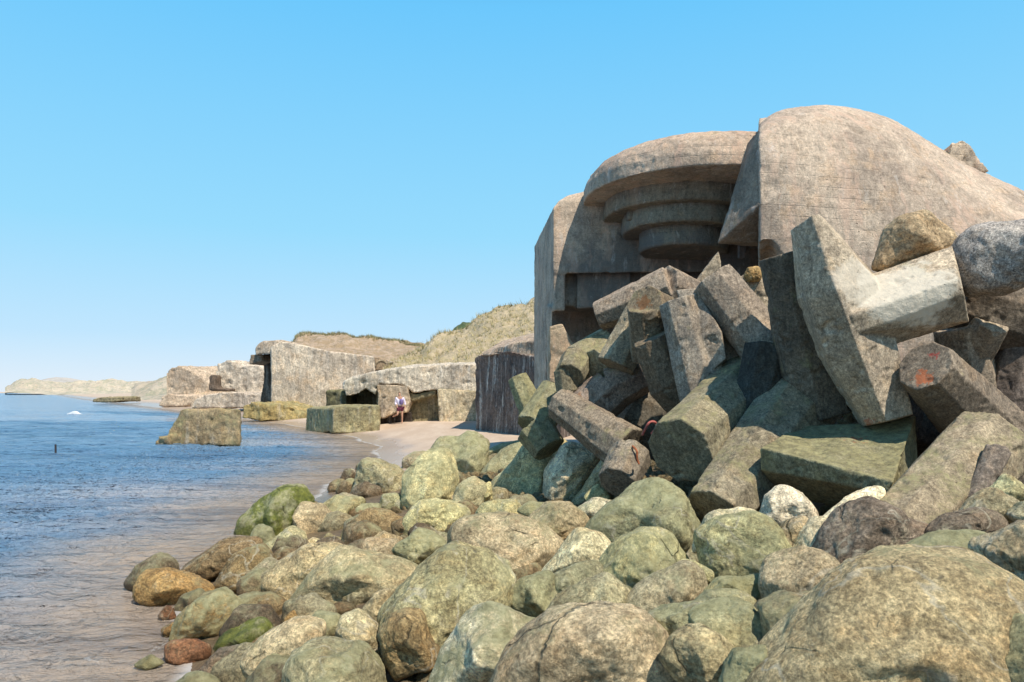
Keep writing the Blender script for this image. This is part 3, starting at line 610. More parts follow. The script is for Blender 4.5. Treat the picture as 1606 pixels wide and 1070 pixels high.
dolos('long block sloping down left under the T shaped one, rusty wire at its side', [(1118, 808, 8.3, 50, 1290, 585, 10.1, 66, .3)], (.34, .30, .21, .28))
dolos('level block with a mossy green top below the T shaped one', [loft([(1252, 668, 9.0), (1192, 702, 8.2), (1192, 737, 8.25), (1225, 775, 8.6), (1260, 760, 9.3)],
    [(1345, 664, 8.7), (1298, 728, 7.65), (1298, 756, 7.7), (1330, 800, 8.1), (1380, 760, 8.9)],
    [(1437, 650, 8.5), (1402, 756, 7.2), (1392, 774, 7.25), (1400, 810, 7.7), (1440, 760, 8.5)])], (.30, .29, .18, .58))
dolos('dark block whose rough octagonal end carries orange paint', [(1450, 573, 7.8, 44, 1625, 755, 9.2, 66, .15), (1585, 650, 8.3, 30, 1608, 830, 8.0, 40, 0)], (.3, .245, .19, .05))
dolos('small block with two stubby limbs behind the orange painted end', [(1503, 512, 9.3, 36, 1530, 640, 9.4, 42, 0), (1515, 570, 9.4, 34, 1556, 505, 9.0, 27, .2)], (.42, .35, .27, 0))
dolos('dark grooved block leaning at the right edge behind the painted one', [(1640, 420, 9.3, 38, 1582, 650, 9.2, 42, .1)], (.2, .165, .15, 0))
dolos('broad sloping tan block below the painted one', [(1400, 850, 6.6, 60, 1550, 700, 7.4, 66, .3)], (.42, .35, .24, .3))
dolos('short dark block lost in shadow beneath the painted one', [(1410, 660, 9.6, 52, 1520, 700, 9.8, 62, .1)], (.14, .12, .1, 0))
dolos('flat topped slab like block highest in the left of the pile', [(938, 496, 12.6, 24, 1052, 452, 12.2, 36, .3), (1040, 450, 12.2, 36, 1110, 480, 12.6, 30, .3)], (.40, .32, .25, 0))
dolos('block with a rusty brown and yellow end facing left', [(1010, 478, 11.0, 33, 1044, 505, 11.5, 40, .1), (1014, 480, 11.1, 32, 1024, 560, 11.4, 36, .1)], (.33, .26, .17, .35))
dolos('upright light grey block with a broken lower right corner', [(1064, 472, 10.6, 32, 1112, 640, 10.4, 44, .35), loft([(1060, 455, 10.6), (1090, 452, 10.5), (1098, 456, 10.9), (1062, 460, 11)], [(1085, 530, 10.3), (1132, 520, 10.1), (1138, 530, 10.7), (1090, 540, 10.8)], [(1104, 592, 10.2), (1139, 563, 10.1), (1142, 570, 10.5), (1110, 594, 10.6)])], (.42, .37, .31, .1))
dolos('leaning light topped block right of the upright grey one', [(1118, 438, 10.5, 37, 1214, 562, 10.1, 44, .35), (1120, 470, 10.8, 32, 1158, 580, 10.7, 34, .2)], (.41, .34, .27, .05))
dolos('tan block end behind the leaning light topped one', [(1168, 435, 11.4, 34, 1205, 500, 11.3, 36, .2)], (.44, .36, .26, .15))
dolos('dark brown stub under the rusty ended block', [(1020, 530, 10.9, 30, 1050, 600, 11.0, 36, .2), (1045, 595, 11.0, 36, 1100, 660, 11.1, 34, .2)], (.25, .2, .14, .15))
dolos('lit block slanting down left beside the dark brown stub', [(1004, 492, 11.9, 26, 965, 575, 11.8, 32, .2)], (.42, .36, .25, .2))
dolos('block with a yellow green worn face in the left of the pile', [(902, 568, 12.6, 27, 955, 545, 12.8, 34, .1), (936, 580, 12.3, 34, 960, 565, 12.6, 34, .1)], (.40, .36, .24, .45))
dolos('small block with a hollow dark end left of the yellow green one', [(893, 590, 12.2, 24, 905, 565, 12.5, 26, .1), (884, 580, 12.3, 17, 890, 615, 12.3, 19, 0)], (.3, .27, .18, .3))
dolos('purplish block rising right behind the long diagonal block', [(905, 660, 12.2, 40, 960, 610, 12.2, 36, .25), (960, 610, 12.2, 36, 1010, 588, 12.1, 28, .25)], (.37, .29, .24, .1))
dolos('long diagonal block with a lit top low in the left of the pile', [(876, 632, 11.6, 26, 984, 706, 10.8, 40, .3)], (.31, .26, .2, .12))
dolos('narrow mossy block leaning against the salt streaked bunker', [(812, 592, 14.5, 17, 838, 650, 14.3, 24, .1)], (.36, .35, .2, .65))
dolos('lichen covered block right of the narrow mossy one', [(872, 612, 13.6, 26, 838, 672, 13.2, 32, .2), (838, 672, 13.2, 32, 862, 706, 13.0, 28, .2)], (.34, .34, .22, .55))
dolos('grey block end lying among the boulders at the foot of the pile', [(968, 758, 10.2, 32, 990, 712, 10.6, 34, .1)], (.34, .30, .24, .15))
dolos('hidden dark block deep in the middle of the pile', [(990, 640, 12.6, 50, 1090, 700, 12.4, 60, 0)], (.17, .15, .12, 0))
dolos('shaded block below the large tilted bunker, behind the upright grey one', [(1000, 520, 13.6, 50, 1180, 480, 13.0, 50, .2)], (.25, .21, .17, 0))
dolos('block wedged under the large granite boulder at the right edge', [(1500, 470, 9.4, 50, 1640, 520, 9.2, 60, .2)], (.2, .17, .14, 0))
dolos('grey plank like limb standing beside the broad sloping tan block', [(1526, 790, 6.6, 15, 1566, 706, 6.8, 20, .2)], (.34, .28, .23, 0))
v, f = slab([(1085, 450), (1127, 393), (1131, 418), (1120, 440), (1100, 455)], (.05, .35, 0), 12.3)
tag(worn('concrete_shard', [(v, f)], cd, .025, .02, color=(.42, .36, .28, 0)), 'thin pointed shard of concrete sticking up from the pile', 'shard')

# rusty reinforcement
def wire(name, pts, r, label, m=rust):
    cu = bpy.data.curves.new('w', 'CURVE'); cu.dimensions = '3D'; cu.bevel_depth = r; cu.bevel_resolution = 3
    s = cu.splines.new('NURBS'); s.points.add(len(pts)-1); s.use_endpoint_u = True; s.order_u = 3
    for q, pt in zip(s.points, pts): q.co = (*P(*pt), 1)
    t = bpy.data.objects.new('t', cu); COL.objects.link(t); me = bpy.data.meshes.new_from_object(t.evaluated_get(bpy.context.evaluated_depsgraph_get())); bpy.data.objects.remove(t)
    me.materials.clear(); o = link(name, me, m); recenter(o); return tag(o, label, 'reinforcement bar')
wire('lifting_loop', [(1008, 682, 9.7), (1014, 668, 9.6), (1020, 661, 9.6), (1029, 662, 9.6), (1030, 672, 9.7), (1022, 680, 9.8)], .016, 'pinkish red steel loop above the thick octagonal block', plain('red_steel', (.45, .13, .11), .7, .4, 20))
wire('bent_bar', [(1118, 712, 8.9), (1122, 735, 8.7), (1126, 742, 8.6), (1121, 755, 8.5), (1124, 770, 8.5)], .013, 'left of the rusty bars hanging beside the orange crumbling stone')
wire('bent_bar', [(1126, 712, 8.9), (1132, 728, 8.7), (1128, 740, 8.6), (1136, 752, 8.5)], .011, 'right and shorter rusty bar beside the orange crumbling stone')
wire('bent_bar', [(992, 700, 10.3), (1000, 706, 10.2), (998, 718, 10.2), (1002, 728, 10.2)], .015, 'short rusty bar sticking from the tip of the long diagonal block')
o = wire('mooring_post', [(87, 716, 28.5), (87.5, 705, 28.5), (87, 697, 28.5)], .035, 'thin dark post standing in the sea on the left', plain('tarred_wood', (.05, .045, .05), .8)); o['category'] = 'post'

# ------------------------------------------------------------------ boulders
rockm = rock_mat()
ICO = {}
def ico(n):
    if n not in ICO:
        bm = bmesh.new(); bmesh.ops.create_icosphere(bm, subdivisions=n, radius=1); me = bpy.data.meshes.new('i'); bm.to_mesh(me); bm.free()
        f = np.empty(len(me.polygons)*3, dtype=np.int32); me.polygons.foreach_get('vertices', f); ICO[n] = (get_co(me), f.reshape(-1, 3))
    return ICO[n]
def depth_at(x, y): 
    k = (y-HY)/F; m = (x-CX)/F; return min((CZ-.63)/max(k+.21*m, .02), 26)
def rock_mesh(poly, Y, sub, rs, thick=.85, facet=.75, rough=1.25):
    pts = np.array([tuple(P(x, y, Y)) for x, y in poly]); X = pts[:, 0]; Z = pts[:, 2]
    A = 0; cxx = cz = 0
    for i in range(len(X)):
        j = (i+1) % len(X); cr = X[i]*Z[j]-X[j]*Z[i]; A += cr; cxx += (X[i]+X[j])*cr; cz += (Z[i]+Z[j])*cr
    cxx /= 3*A; cz /= 3*A
    # radius by angle: walk the outline densely
    ang = []; rad = []
    for i in range(len(X)):
        j = (i+1) % len(X)
        for t in np.linspace(0, 1, 12, endpoint=False):
            dx = X[i]*(1-t)+X[j]*t-cxx; dz = Z[i]*(1-t)+Z[j]*t-cz; ang.append(math.atan2(dz, dx)); rad.append(math.hypot(dx, dz))
    o = np.argsort(ang); ang = np.array(ang)[o]; rad = np.array(rad)[o]
    g = np.linspace(-math.pi, math.pi, 181)[:-1]; R = np.interp(g, ang, rad, period=2*math.pi)
    ker = np.exp(-.5*(np.arange(-9, 10)/3.0)**2); ker /= ker.sum(); R = np.convolve(np.concatenate([R[-9:], R, R[:9]]), ker, 'valid')
    d, f = ico(sub); Rm = R.mean()
    th = np.arctan2(d[:, 2], d[:, 0]); Rt = np.interp(th, g, R, period=2*math.pi)
    w = d[:, 1]; s = np.sqrt(np.clip(1-w*w, 0, 1)); Rt = Rm+(Rt-Rm)*np.clip(s*1.3, 0, 1)
    # rounded facets
    n = 10; pn = rs.normal(size=(n, 3)); pn /= np.linalg.norm(pn, axis=1)[:, None]; pd = rs.uniform(.78, 1.05, n)
    q = np.clip(d@pn.T, 0, None)/pd; pw = 18; ff = (np.sum(q**pw, 1)+1e-3)**(-1/pw); ff = np.clip(ff, .8, 1.25); ff = 1+(ff-np.median(ff))*facet*1.5*np.clip(1.25-s, .25, 1)
    sd = rs.uniform(0, 200, 3)
    nz = rough*(.10*fbm(d*1.3+sd, 3)+.05*(1-2*np.abs(perlin(d*2.6+sd)))+.040*fbm(d*5+sd, 4, .62))
    r = ff*(1+nz*(.35+.65*(1-s)))
    yy = w*Rm*thick
    co = np.stack([cxx+d[:, 0]*Rt*r, Y+yy*r, cz+d[:, 2]*Rt*r], 1)
    return co, f
def tri_mesh(co, f):
    me = bpy.data.meshes.new('r'); me.vertices.add(len(co)); me.vertices.foreach_set('co', co.astype(np.float32).ravel())
    me.loops.add(len(f)*3); me.loops.foreach_set('vertex_index', f.astype(np.int32).ravel()); me.polygons.add(len(f))
    me.polygons.foreach_set('loop_start', np.arange(0, len(f)*3, 3, dtype=np.int32)); me.polygons.foreach_set('loop_total', np.full(len(f), 3, dtype=np.int32))
    me.update(calc_edges=True); return me
CL = dict(warm=(.42, .35, .255), tan=(.40, .35, .25), olive=(.32, .295, .20), yel=(.45, .42, .27), pale=(.52, .48, .38), brown=(.22, .165, .10), dark=(.15, .12, .085), green=(.28, .275, .19),
          grey=(.27, .24, .19), pink=(.37, .31, .22), orange=(.30, .20, .095), white=(.64, .58, .48), red=(.22, .115, .07), purple=(.20, .165, .14))
ZO = dict(A=(180, 670), B=(600, 670), C=(1006, 670), F=None)
ROCKS = [
 ('A', '60,650 110,580 180,540 240,560 255,600 230,680 130,710', 'dark', .35, 'dark wet boulder farthest left in the water'),
 ('A', '115,700 150,620 230,600 340,640 405,680 390,740 250,760 140,735', 'orange', 0, 'low orange barnacled rock right of the leftmost dark boulder'),
 ('A', '285,600 380,530 470,480 600,470 610,560 460,630 400,670 330,650', 'brown', 0, 'long brown boulder sloping to the water above the orange rock'),
 ('A', '400,700 450,600 520,530 600,520 640,570 590,680 500,730 430,725', 'brown', .1, 'smooth brown boulder right of the long sloping one'),
 ('A', '538,465 550,390 620,320 700,272 765,268 805,330 790,420 730,470 640,490', 'olive', 1.0, 'rounded boulder with bright green moss nearest the open water'),
 ('A', '750,430 785,330 860,338 905,390 885,460 810,490', 'pink', 0, 'pinkish boulder touching the bright mossy one'),
 ('A', '850,345 930,295 1040,305 1010,420 950,460 890,430', 'olive', .35, 'green tan boulder right of the pinkish one'),
 ('A', '560,480 600,420 655,425 668,490 625,550', 'dark', .6, 'small dark green stone under the bright mossy boulder'),
 ('A', '635,505 735,430 795,445 805,510 720,570 640,570', 'yel', .3, 'pale yellow stone below the mossy boulder'),
 ('A', '995,310 1050,140 1110,142 1200,195 1228,250 1215,310 1150,320 1080,340', 'olive', .2, 'angular boulder with a pointed left edge against the sand'),
 ('A', '1108,340 1130,292 1180,286 1225,330 1218,385 1160,410', 'green', .3, 'little round stone under the angular boulder'),
 ('A', '985,410 1035,325 1110,320 1130,390 1060,460', 'green', .5, 'green stone left of the little round one'),
 ('A', '935,520 985,420 1060,360 1130,368 1215,415 1205,460 1080,490 1000,540', 'brown', .1, 'brown humped boulder in the middle of the left slope'),
 ('A', '1200,420 1220,200 1300,128 1390,125 1425,210 1415,350 1320,430 1240,460', 'yel', .4, 'tall yellow green boulder right of the angular one'),
 ('A', '1320,150 1368,52 1440,60 1480,36 1545,75 1558,160 1515,270 1430,310 1390,200', 'green', .5, 'dark green twin humped boulder on the skyline of the sand'),
 ('A', '1415,330 1450,255 1500,222 1560,250 1545,320 1480,380 1430,385', 'olive', .2, 'small angular stone in front of the twin humped boulder'),
 ('A', '520,710 570,600 640,560 710,580 670,690 620,730', 'grey', .3, 'blue grey shaded stone left of the wide pink boulder'),
 ('A', '610,650 700,580 800,515 900,515 980,540 920,660 850,760 760,800 680,750', 'pink', 0, 'wide pinkish boulder in the centre of the left slope'),
 ('A', '750,760 850,620 950,525 1090,555 1250,600 1250,660 1140,730 960,800 830,810', 'tan', .3, 'largest long boulder of the left slope, green at its base'),
 ('A', '485,735 560,705 650,700 705,740 705,800 620,840 540,840 505,800', 'brown', .35, 'orange brown boulder half buried below the wide pink one'),
 ('A', '245,895 290,800 370,715 450,705 510,755 525,825 450,890 360,910', 'orange', .6, 'orange and green boulder at the water edge'),
 ('A', '250,765 290,710 350,685 378,720 335,775 280,785', 'dark', .5, 'dark green stone left of the orange and green boulder'),
 ('A', '190,790 215,752 245,762 252,800 220,812', 'red', 0, 'single round red pebble in the shallow water'),
 ('A', '205,845 240,822 300,830 275,875 220,880', 'orange', 0, 'small orange stone in the shallows left of the green orange boulder'),
 ('A', '230,960 238,900 300,895 380,925 392,965 340,990 270,990', 'red', .1, 'red brown stone awash below the orange boulder'),
 ('A', '400,960 440,890 560,815 620,798 652,835 640,890 540,930 440,965', 'green', 1.0, 'wet stone coated in vivid green weed'),
 ('A', '365,1025 440,940 520,915 560,960 555,1040 470,1070 400,1060', 'purple', 0, 'pinkish purple wet stone below the vivid green one'),
 ('A', '555,1100 570,960 640,880 760,825 860,840 835,940 770,1020 740,1100', 'warm', .15, 'broad tan boulder near the bottom left'),
 ('A', '740,1120 760,990 820,910 900,890 1040,945 1115,1010 1130,1120', 'olive', .4, 'rounded olive boulder cut by the bottom edge on the left'),
 ('A', '810,840 850,775 930,785 975,840 945,910 860,920', 'olive', .4, 'small greenish boulder wedged behind the broad tan one'),
 ('A', '935,890 970,805 1030,780 1092,830 1120,900 1115,1000 1050,980 990,940', 'tan', .3, 'upright tan boulder left of the largest cracked one'),
 ('A', '1025,790 1090,705 1145,688 1150,770 1080,820', 'pink', 0, 'thin pink stone above the upright tan boulder'),
 ('A', '250,1120 260,1075 310,1036 370,1036 430,1070 440,1120', 'dark', .8, 'mossy stone cut by the bottom edge, farthest left'),
 ('A', '85,995 150,958 205,990 150,1015', 'green', .9, 'green weedy stone just under the water surface'),
 ('A', '1180,500 1270,445 1330,445 1405,500 1390,580 1260,600', 'yel', .5, 'yellow green lumpy boulder above the largest cracked one'),
 ('A', '975,525 1060,472 1180,476 1200,550 1080,570 1000,550', 'pink', 0, 'speckled pinkish stone behind the largest long boulder'),
 ('A', '1060,475 1130,440 1195,465 1185,505 1090,495', 'pink', .1, 'flat pinkish stone behind the speckled one'),
 ('A', '855,490 900,450 948,468 945,520 880,530', 'olive', .2, 'small stone left of the brown humped boulder'),
 ('A', '800,490 830,470 865,480 850,530 810,530', 'pale', .1, 'tiny pale stone between the yellow stone and the small one'),
 ('A', '1215,440 1230,370 1290,325 1400,320 1480,360 1430,440 1310,470 1240,470', 'yel', .35, 'yellowish boulder at the foot of the tall yellow green one'),
 ('A', '700,860 720,800 750,770 765,800 760,860', 'orange', 0, 'thin orange sliver of stone below the largest long boulder'),
 ('A', '560,920 600,890 660,880 650,960 590,980', 'orange', .1, 'little orange stone between the weedy and the broad tan boulders'),
 ('B', '5,780 60,700 120,650 200,590 280,528 400,550 490,605 520,700 450,810 340,920 260,990 120,1040 30,940', 'olive', .12, 'largest cracked brown boulder left of the centre foreground'),
 ('B', '0,860 40,790 110,765 170,785 190,880 235,970 130,1015 60,1035 5,970', 'brown', 0, 'brown broken face stone against the foot of the largest cracked boulder'),
 ('B', '220,1120 290,940 360,830 420,745 500,735 600,790 705,830 640,940 560,1040 540,1120', 'pale', .5, 'pale greenish white boulder in the centre foreground'),
 ('B', '500,1140 560,990 640,885 760,800 900,780 1060,782 1115,820 1170,920 1280,1080 1290,1140', 'warm', .05, 'huge rounded boulder cut by the bottom edge in the centre'),
 ('B', '318,480 335,400 420,378 560,378 655,408 745,510 705,600 600,630 490,610 370,570', 'pink', .15, 'broad flat pinkish boulder over a dark hollow'),
 ('B', '615,400 700,332 780,332 860,380 850,450 745,520 690,450', 'pink', .25, 'two toned pink and green boulder right of the broad flat one'),
 ('B', '680,610 760,510 820,445 900,465 980,530 955,600 850,610 740,640', 'pale', .05, 'pale pink boulder with rounded lumps in the middle'),
 ('B', '870,420 960,330 1040,298 1100,250 1170,238 1245,280 1335,440 1345,500 1260,535 1180,490 1060,490 950,520', 'green', .5, 'large smooth green boulder at the foot of the octagonal block'),
 ('B', '940,580 1000,480 1090,438 1190,455 1255,540 1290,610 1200,670 1090,720 1000,710 930,650', 'yel', .5, 'yellow green boulder below the large smooth green one'),
 ('B', '1040,740 1080,680 1160,620 1260,575 1335,615 1360,705 1260,760 1130,800 1060,790', 'tan', .3, 'tan boulder leaning on the yellow green one'),
 ('B', '685,690 720,615 810,575 885,575 920,630 840,700 740,750 700,750', 'green', .35, 'dark green stone beside the dark hollow'),
 ('B', '700,800 760,720 850,650 930,636 1005,690 1080,790 900,810 750,820', 'olive', .2, 'brown wedge shaped boulder above the huge rounded one'),
 ('B', '522,720 600,650 700,626 730,700 710,810 600,800 540,750', 'green', .45, 'green stone filling the gap right of the largest cracked boulder'),
 ('B', '445,310 480,235 560,145 600,88 740,86 755,130 705,250 695,320 600,345 500,345', 'yel', .3, 'large pale yellow slab boulder below the narrow mossy block'),
 ('B', '690,330 700,190 760,86 830,92 912,108 895,190 840,270 775,330 720,345', 'white', .1, 'white speckled boulder dark on its left side'),
 ('B', '770,345 840,260 885,190 960,98 985,150 955,240 900,340', 'pink', 0, 'light shard shaped stone right of the white speckled boulder'),
 ('B', '795,370 880,305 975,315 965,375 880,395 820,400', 'pale', .2, 'low pale stone under the grey block end'),
 ('B', '395,360 430,318 550,315 605,370 565,400 430,400', 'yel', .3, 'flat yellowish stone behind the broad flat pinkish boulder'),
 ('B', '565,350 620,318 682,325 670,380 610,390', 'green', .4, 'small green stone between flat yellow and two toned boulders'),
 ('B', '395,230 430,165 500,108 575,78 570,150 490,240 430,255', 'green', .35, 'dark green sloping boulder beside the pale yellow slab'),
 ('B', '415,185 430,105 500,75 585,55 575,110', 'olive', .5, 'thin flat stone on the sand left of the armour blocks'),
 ('B', '408,270 450,235 460,300 430,340', 'yel', .2, 'little yellow stone in front of the dark green sloping one'),
 ('B', '850,290 900,245 945,290 930,320 870,325', 'yel', .4, 'mossy yellow stone left of the grey block end'),
 ('C', '260,570 268,460 330,386 430,376 525,408 585,490 595,565 520,640 400,650 310,640', 'green', .35, 'round grey green boulder like a ball at the right centre'),
 ('C', '220,560 240,440 300,370 420,340 500,370 400,420 300,470', 'pale', .1, 'pale stone behind the round ball like boulder'),
 ('C', '170,560 230,570 300,605 290,650 210,640', 'yel', .4, 'small yellow stone left of the round ball like boulder'),
 ('C', '262,700 330,640 500,632 520,685 455,730 320,720', 'yel', .6, 'angular yellow green stone below the round ball like boulder'),
 ('C', '85,960 150,890 240,845 315,880 378,950 355,1040 260,1080 140,1050', 'tan', .2, 'tan lumpy boulder near the bottom, right of the huge rounded one'),
 ('C', '15,830 120,755 240,740 310,780 260,860 150,900 60,980 20,920', 'green', .35, 'grey green boulder behind the tan lumpy one'),
 ('C', '220,800 320,755 455,740 500,800 520,920 460,980 370,950 300,880', 'green', .5, 'squarish green boulder right of the grey green one'),
 ('C', '230,750 290,695 400,690 475,730 450,790 300,780', 'yel', .55, 'flat mossy stone above the squarish green boulder'),
 ('C', '330,1080 400,960 500,920 580,970 540,1080 420,1120', 'green', .55, 'mossy boulder cut by the bottom edge left of the giant one'),
 ('C', '520,640 565,560 660,525 745,538 805,580 810,650 740,720 620,760 535,720', 'pink', .1, 'smooth pinkish boulder behind the giant one'),
 ('C', '525,760 620,720 740,706 860,728 820,820 700,890 620,960 545,970 515,880', 'grey', .35, 'blue green rounded boulder left of the giant one'),
 ('C', '470,765 500,726 555,735 570,790 520,830', 'grey', .3, 'small bluish stone beside the squarish green boulder'),
 ('C', '500,1180 580,985 700,875 800,770 900,680 1020,606 1200,560 1400,585 1535,640 1595,715 1585,830 1505,970 1450,1120 1100,1280', 'warm', .0, 'giant tan boulder filling the bottom right corner'),
 ('C', '1450,1140 1550,880 1615,790 1720,880 1760,1140', 'olive', .4, 'dark olive boulder at the bottom right edge'),
 ('C', '780,710 830,595 880,556 935,585 935,670 870,740', 'pale', .1, 'pale tan upright stone behind the giant boulder'),
 ('C', '840,710 930,600 1040,570 1068,610 970,690 880,740', 'yel', .6, 'yellow green crumbly stone behind the giant boulder'),
 ('C', '1050,620 1150,515 1280,455 1400,455 1480,515 1530,600 1400,630 1200,610', 'olive', .6, 'ridge shaped boulder with a green top behind the giant one'),
 ('C', '1440,520 1560,436 1720,430 1740,720 1600,730 1510,640', 'warm', .1, 'broad brown boulder at the right edge above the giant one'),
 ('C', '760,560 800,430 880,348 960,308 1035,328 1100,390 1230,428 1240,480 1110,560 950,600 820,590', 'purple', 0, 'dark angular cracked boulder under the broad sloping tan block'),
 ('C', '1215,440 1280,378 1400,345 1495,366 1540,430 1400,465 1260,475', 'purple', 0, 'dark low stone right of the dark angular boulder'),
 ('C', '1520,450 1580,396 1640,410 1640,480 1560,475', 'grey', 0, 'small grey stone at the right edge'),
 ('C', '498,380 528,290 590,256 660,286 715,350 720,400 640,420 555,430', 'white', 0, 'round white boulder under the mossy level block'),
 ('C', '575,460 610,395 670,386 705,420 680,500 620,560 588,520', 'pink', 0, 'small pinkish stone below the round white boulder'),
 ('C', '630,560 680,430 720,386 772,386 818,430 790,540 745,565', 'white', .05, 'white stone left of the dark angular boulder'),
 ('C', '750,410 860,308 960,262 1015,280 960,320 890,380 830,430 790,430', 'white', 0, 'long white stone lying in the shade of the mossy level block'),
 ('C', '1340,380 1400,308 1470,266 1545,308 1590,375 1520,440 1400,400', 'grey', 0, 'grey stone with pale veins under the painted block'),
 ('C', '1555,370 1610,316 1660,340 1660,400 1600,420', 'pale', 0, 'pale pink stone at the right edge under the painted block'),
 ('C', '1475,260 1530,206 1592,250 1605,310 1530,340 1480,300', 'yel', .2, 'net patterned yellowish stone near the foot of the painted block'),
 ('C', '285,230 310,120 335,80 375,70 412,100 385,170 340,240', 'orange', 0, 'orange crumbling stone beside the rusty bars'),
]
rs = np.random.RandomState(11)
for z, s, ck, al, lab in ROCKS:
    ox, oy = ZO[z]; poly = [tuple(float(q) for q in a.split(',')) for a in s.split()]; poly = [(ox+x/2.675, oy+y/2.675) for x, y in poly]
    mx_ = sum(a for a, b in poly)/len(poly); my_ = sum(b for a, b in poly)/len(poly); poly = [(mx_+(a-mx_)*1.15, my_+(b-my_)*1.15) for a, b in poly]
    xs = [a for a, b in poly]; ys = [b for a, b in poly]; cxp = (min(xs)+max(xs))/2; cyp = (min(ys)+max(ys))/2
    hy_ = max(ys)-min(ys); Y = min(depth_at(cxp, cyp), (CZ-.02)/max((min(ys)+.72*hy_-HY)/F, .03)); size = max(max(xs)-min(xs), max(ys)-min(ys))
    co, f = rock_mesh(poly, Y, 6 if size > 90 else 5, rs, facet=rs.uniform(.55, 1.35))
    base = CL[ck]; j = rs.uniform(.88, 1.12); o = link('boulder', tri_mesh(co, f), rockm, color=(base[0]*j*1.52, base[1]*j*1.53, base[2]*j*rs.uniform(1.3, 1.5), al*.9+.1 if al < .9 else al)); recenter(o)
    tag(o, lab, 'boulder', 'boulders of the sea defence')
# stones wedged between the traced ones
seen = []
for k in range(1500):
    if len(seen) >= 130: break
    Y = 3.2*math.exp(rs.uniform(0, 1)*1.95); X = rs.uniform(shore(Y)+.15, min(shore(Y)+7, Y*.66))
    r_ = rs.uniform(.16, .34)*(.75+Y/28)
    if any((X-a)**2+(Y-b)**2 < (.8*(r_+c_))**2 for a, b, c_ in seen): continue
    seen.append((X, Y, r_)); z = float(ground_z(np.array([X]), np.array([Y]))[0])+r_*.12
    px = CX+F*X/Y; py = HY-F*(z-CZ)/Y; R_ = r_*F/Y
    if px > 1500 or (px > 830 and py < 780): continue
    a0 = rs.uniform(0, 1); el = rs.uniform(.65, .95)
    poly = [(px+R_*math.cos(a0+t)*rs.uniform(.85, 1.1), py+R_*el*math.sin(a0+t)*rs.uniform(.85, 1.1)) for t in np.linspace(0, 2*math.pi, 8)[:-1]]
    co, f = rock_mesh(poly, Y, 5, rs); ck = ['olive', 'tan', 'green', 'grey', 'yel', 'brown', 'pink'][rs.randint(0, 7)] if z > .3 else ['brown', 'olive', 'dark', 'tan'][rs.randint(0, 4)]
    b_ = CL[ck]; o = link('boulder', tri_mesh(co, f), rockm, color=(b_[0]*1.15, b_[1]*1.15, b_[2]*1.15, rs.uniform(0, .45))); recenter(o)
    tag(o, 'small boulder wedged low in a gap between larger boulders of the bank', 'boulder', 'small boulders wedged in the gaps')
# three special ones up on the pile
gran = concrete('speckled_granite', k=.5, dirt=.15, aggregate=1.0, bumpk=1.2)
for poly, Y, m, colr, lab in (
    ([(1500, 395), (1515, 368), (1552, 348), (1606, 342), (1665, 352), (1670, 425), (1620, 445), (1570, 462), (1525, 458), (1504, 432)], 8.3, gran, (.36, .35, .35, 0), 'grey speckled granite boulder resting on the armour blocks at the right edge'),
    ([(1362, 432), (1383, 372), (1408, 342), (1450, 333), (1490, 368), (1500, 388), (1450, 410), (1400, 425)], 8.9, rockm, (.54, .42, .28, 0), 'sandy tan boulder sitting on the crossbar of the T shaped block'),
    ([(1165, 432), (1172, 420), (1188, 418), (1197, 428), (1193, 441), (1174, 442)], 11, rockm, (.44, .30, .14, 0), 'small orange stone on the pile below the steel bars')):
    co, f = rock_mesh(poly, Y, 6, rs); o = link('boulder', tri_mesh(co, f), m, color=colr); recenter(o); tag(o, lab, 'boulder')
# rubble filling the gaps
Vv = []; Ff = []; nb_ = 0; d3, f3 = ico(3)
for k in range(4200):
    Y = rs.uniform(3, 24); X = rs.uniform(shore(Y)-.1, min(9, Y*.72+.5))
    r = rs.uniform(.04, .12)*(1 if Y < 12 else 1.3); z = float(ground_z(np.array([X]), np.array([Y]))[0])
    if z < -.3 or X < shore(Y)+1.4+(Y > 14)*1.5: continue
    if X < shore(Y)+1.2: r *= .45
    if X < shore(Y)+.3 and k % 3: continue
    c0 = np.array([X, Y, z+r*.1]); sc3 = rs.uniform(.5, 1.3, 3)*r; sd = rs.uniform(0, 99, 3)
    co = d3*(1+.42*perlin(d3*1.1+sd)+.16*perlin(d3*2.6+sd))[:, None]*sc3+c0
    Vv.append(co); Ff.append(f3+nb_); nb_ += len(co)
o = link('rubble', tri_mesh(np.concatenate(Vv), np.concatenate(Ff)), rockm, color=(.2, .165, .10, .15)); tag(o, 'small rubble stones filling the gaps between the boulders', 'rubble', kind='stuff')

# ------------------------------------------------------------------ person
PY = 45.0
pr = empty('person', P(628, 664, PY), 'person in lavender shirt and dark red shorts stepping up beside the bunker pier', 'person')
def skin(name, pts, edges, radii, m, parent, sub=2):
    me = bpy.data.meshes.new('s'); me.from_pydata([tuple(q) for q in pts], edges, []); t = bpy.data.objects.new('t', me); COL.objects.link(t)
    sm_ = t.modifiers.new('s', 'SKIN'); sm_.use_smooth_shade = True; ss = t.modifiers.new('u', 'SUBSURF'); ss.levels = sub; ss.render_levels = sub
    for i, r in enumerate(radii): me.skin_vertices[0].data[i].radius = (r, r) if not isinstance(r, tuple) else r
    me.skin_vertices[0].data[0].use_root = True
    m2 = bpy.data.meshes.new_from_object(t.evaluated_get(bpy.context.evaluated_depsgraph_get())); bpy.data.objects.remove(t); m2.materials.clear()
    return link(name, m2, m, parent)
g0 = P(628, 664, PY)
def q(x, z, y=0): return g0+Vector((x, y, z))*1.08
skinm = plain('skin', (.52, .30, .21), .6, .1, 6, 0)
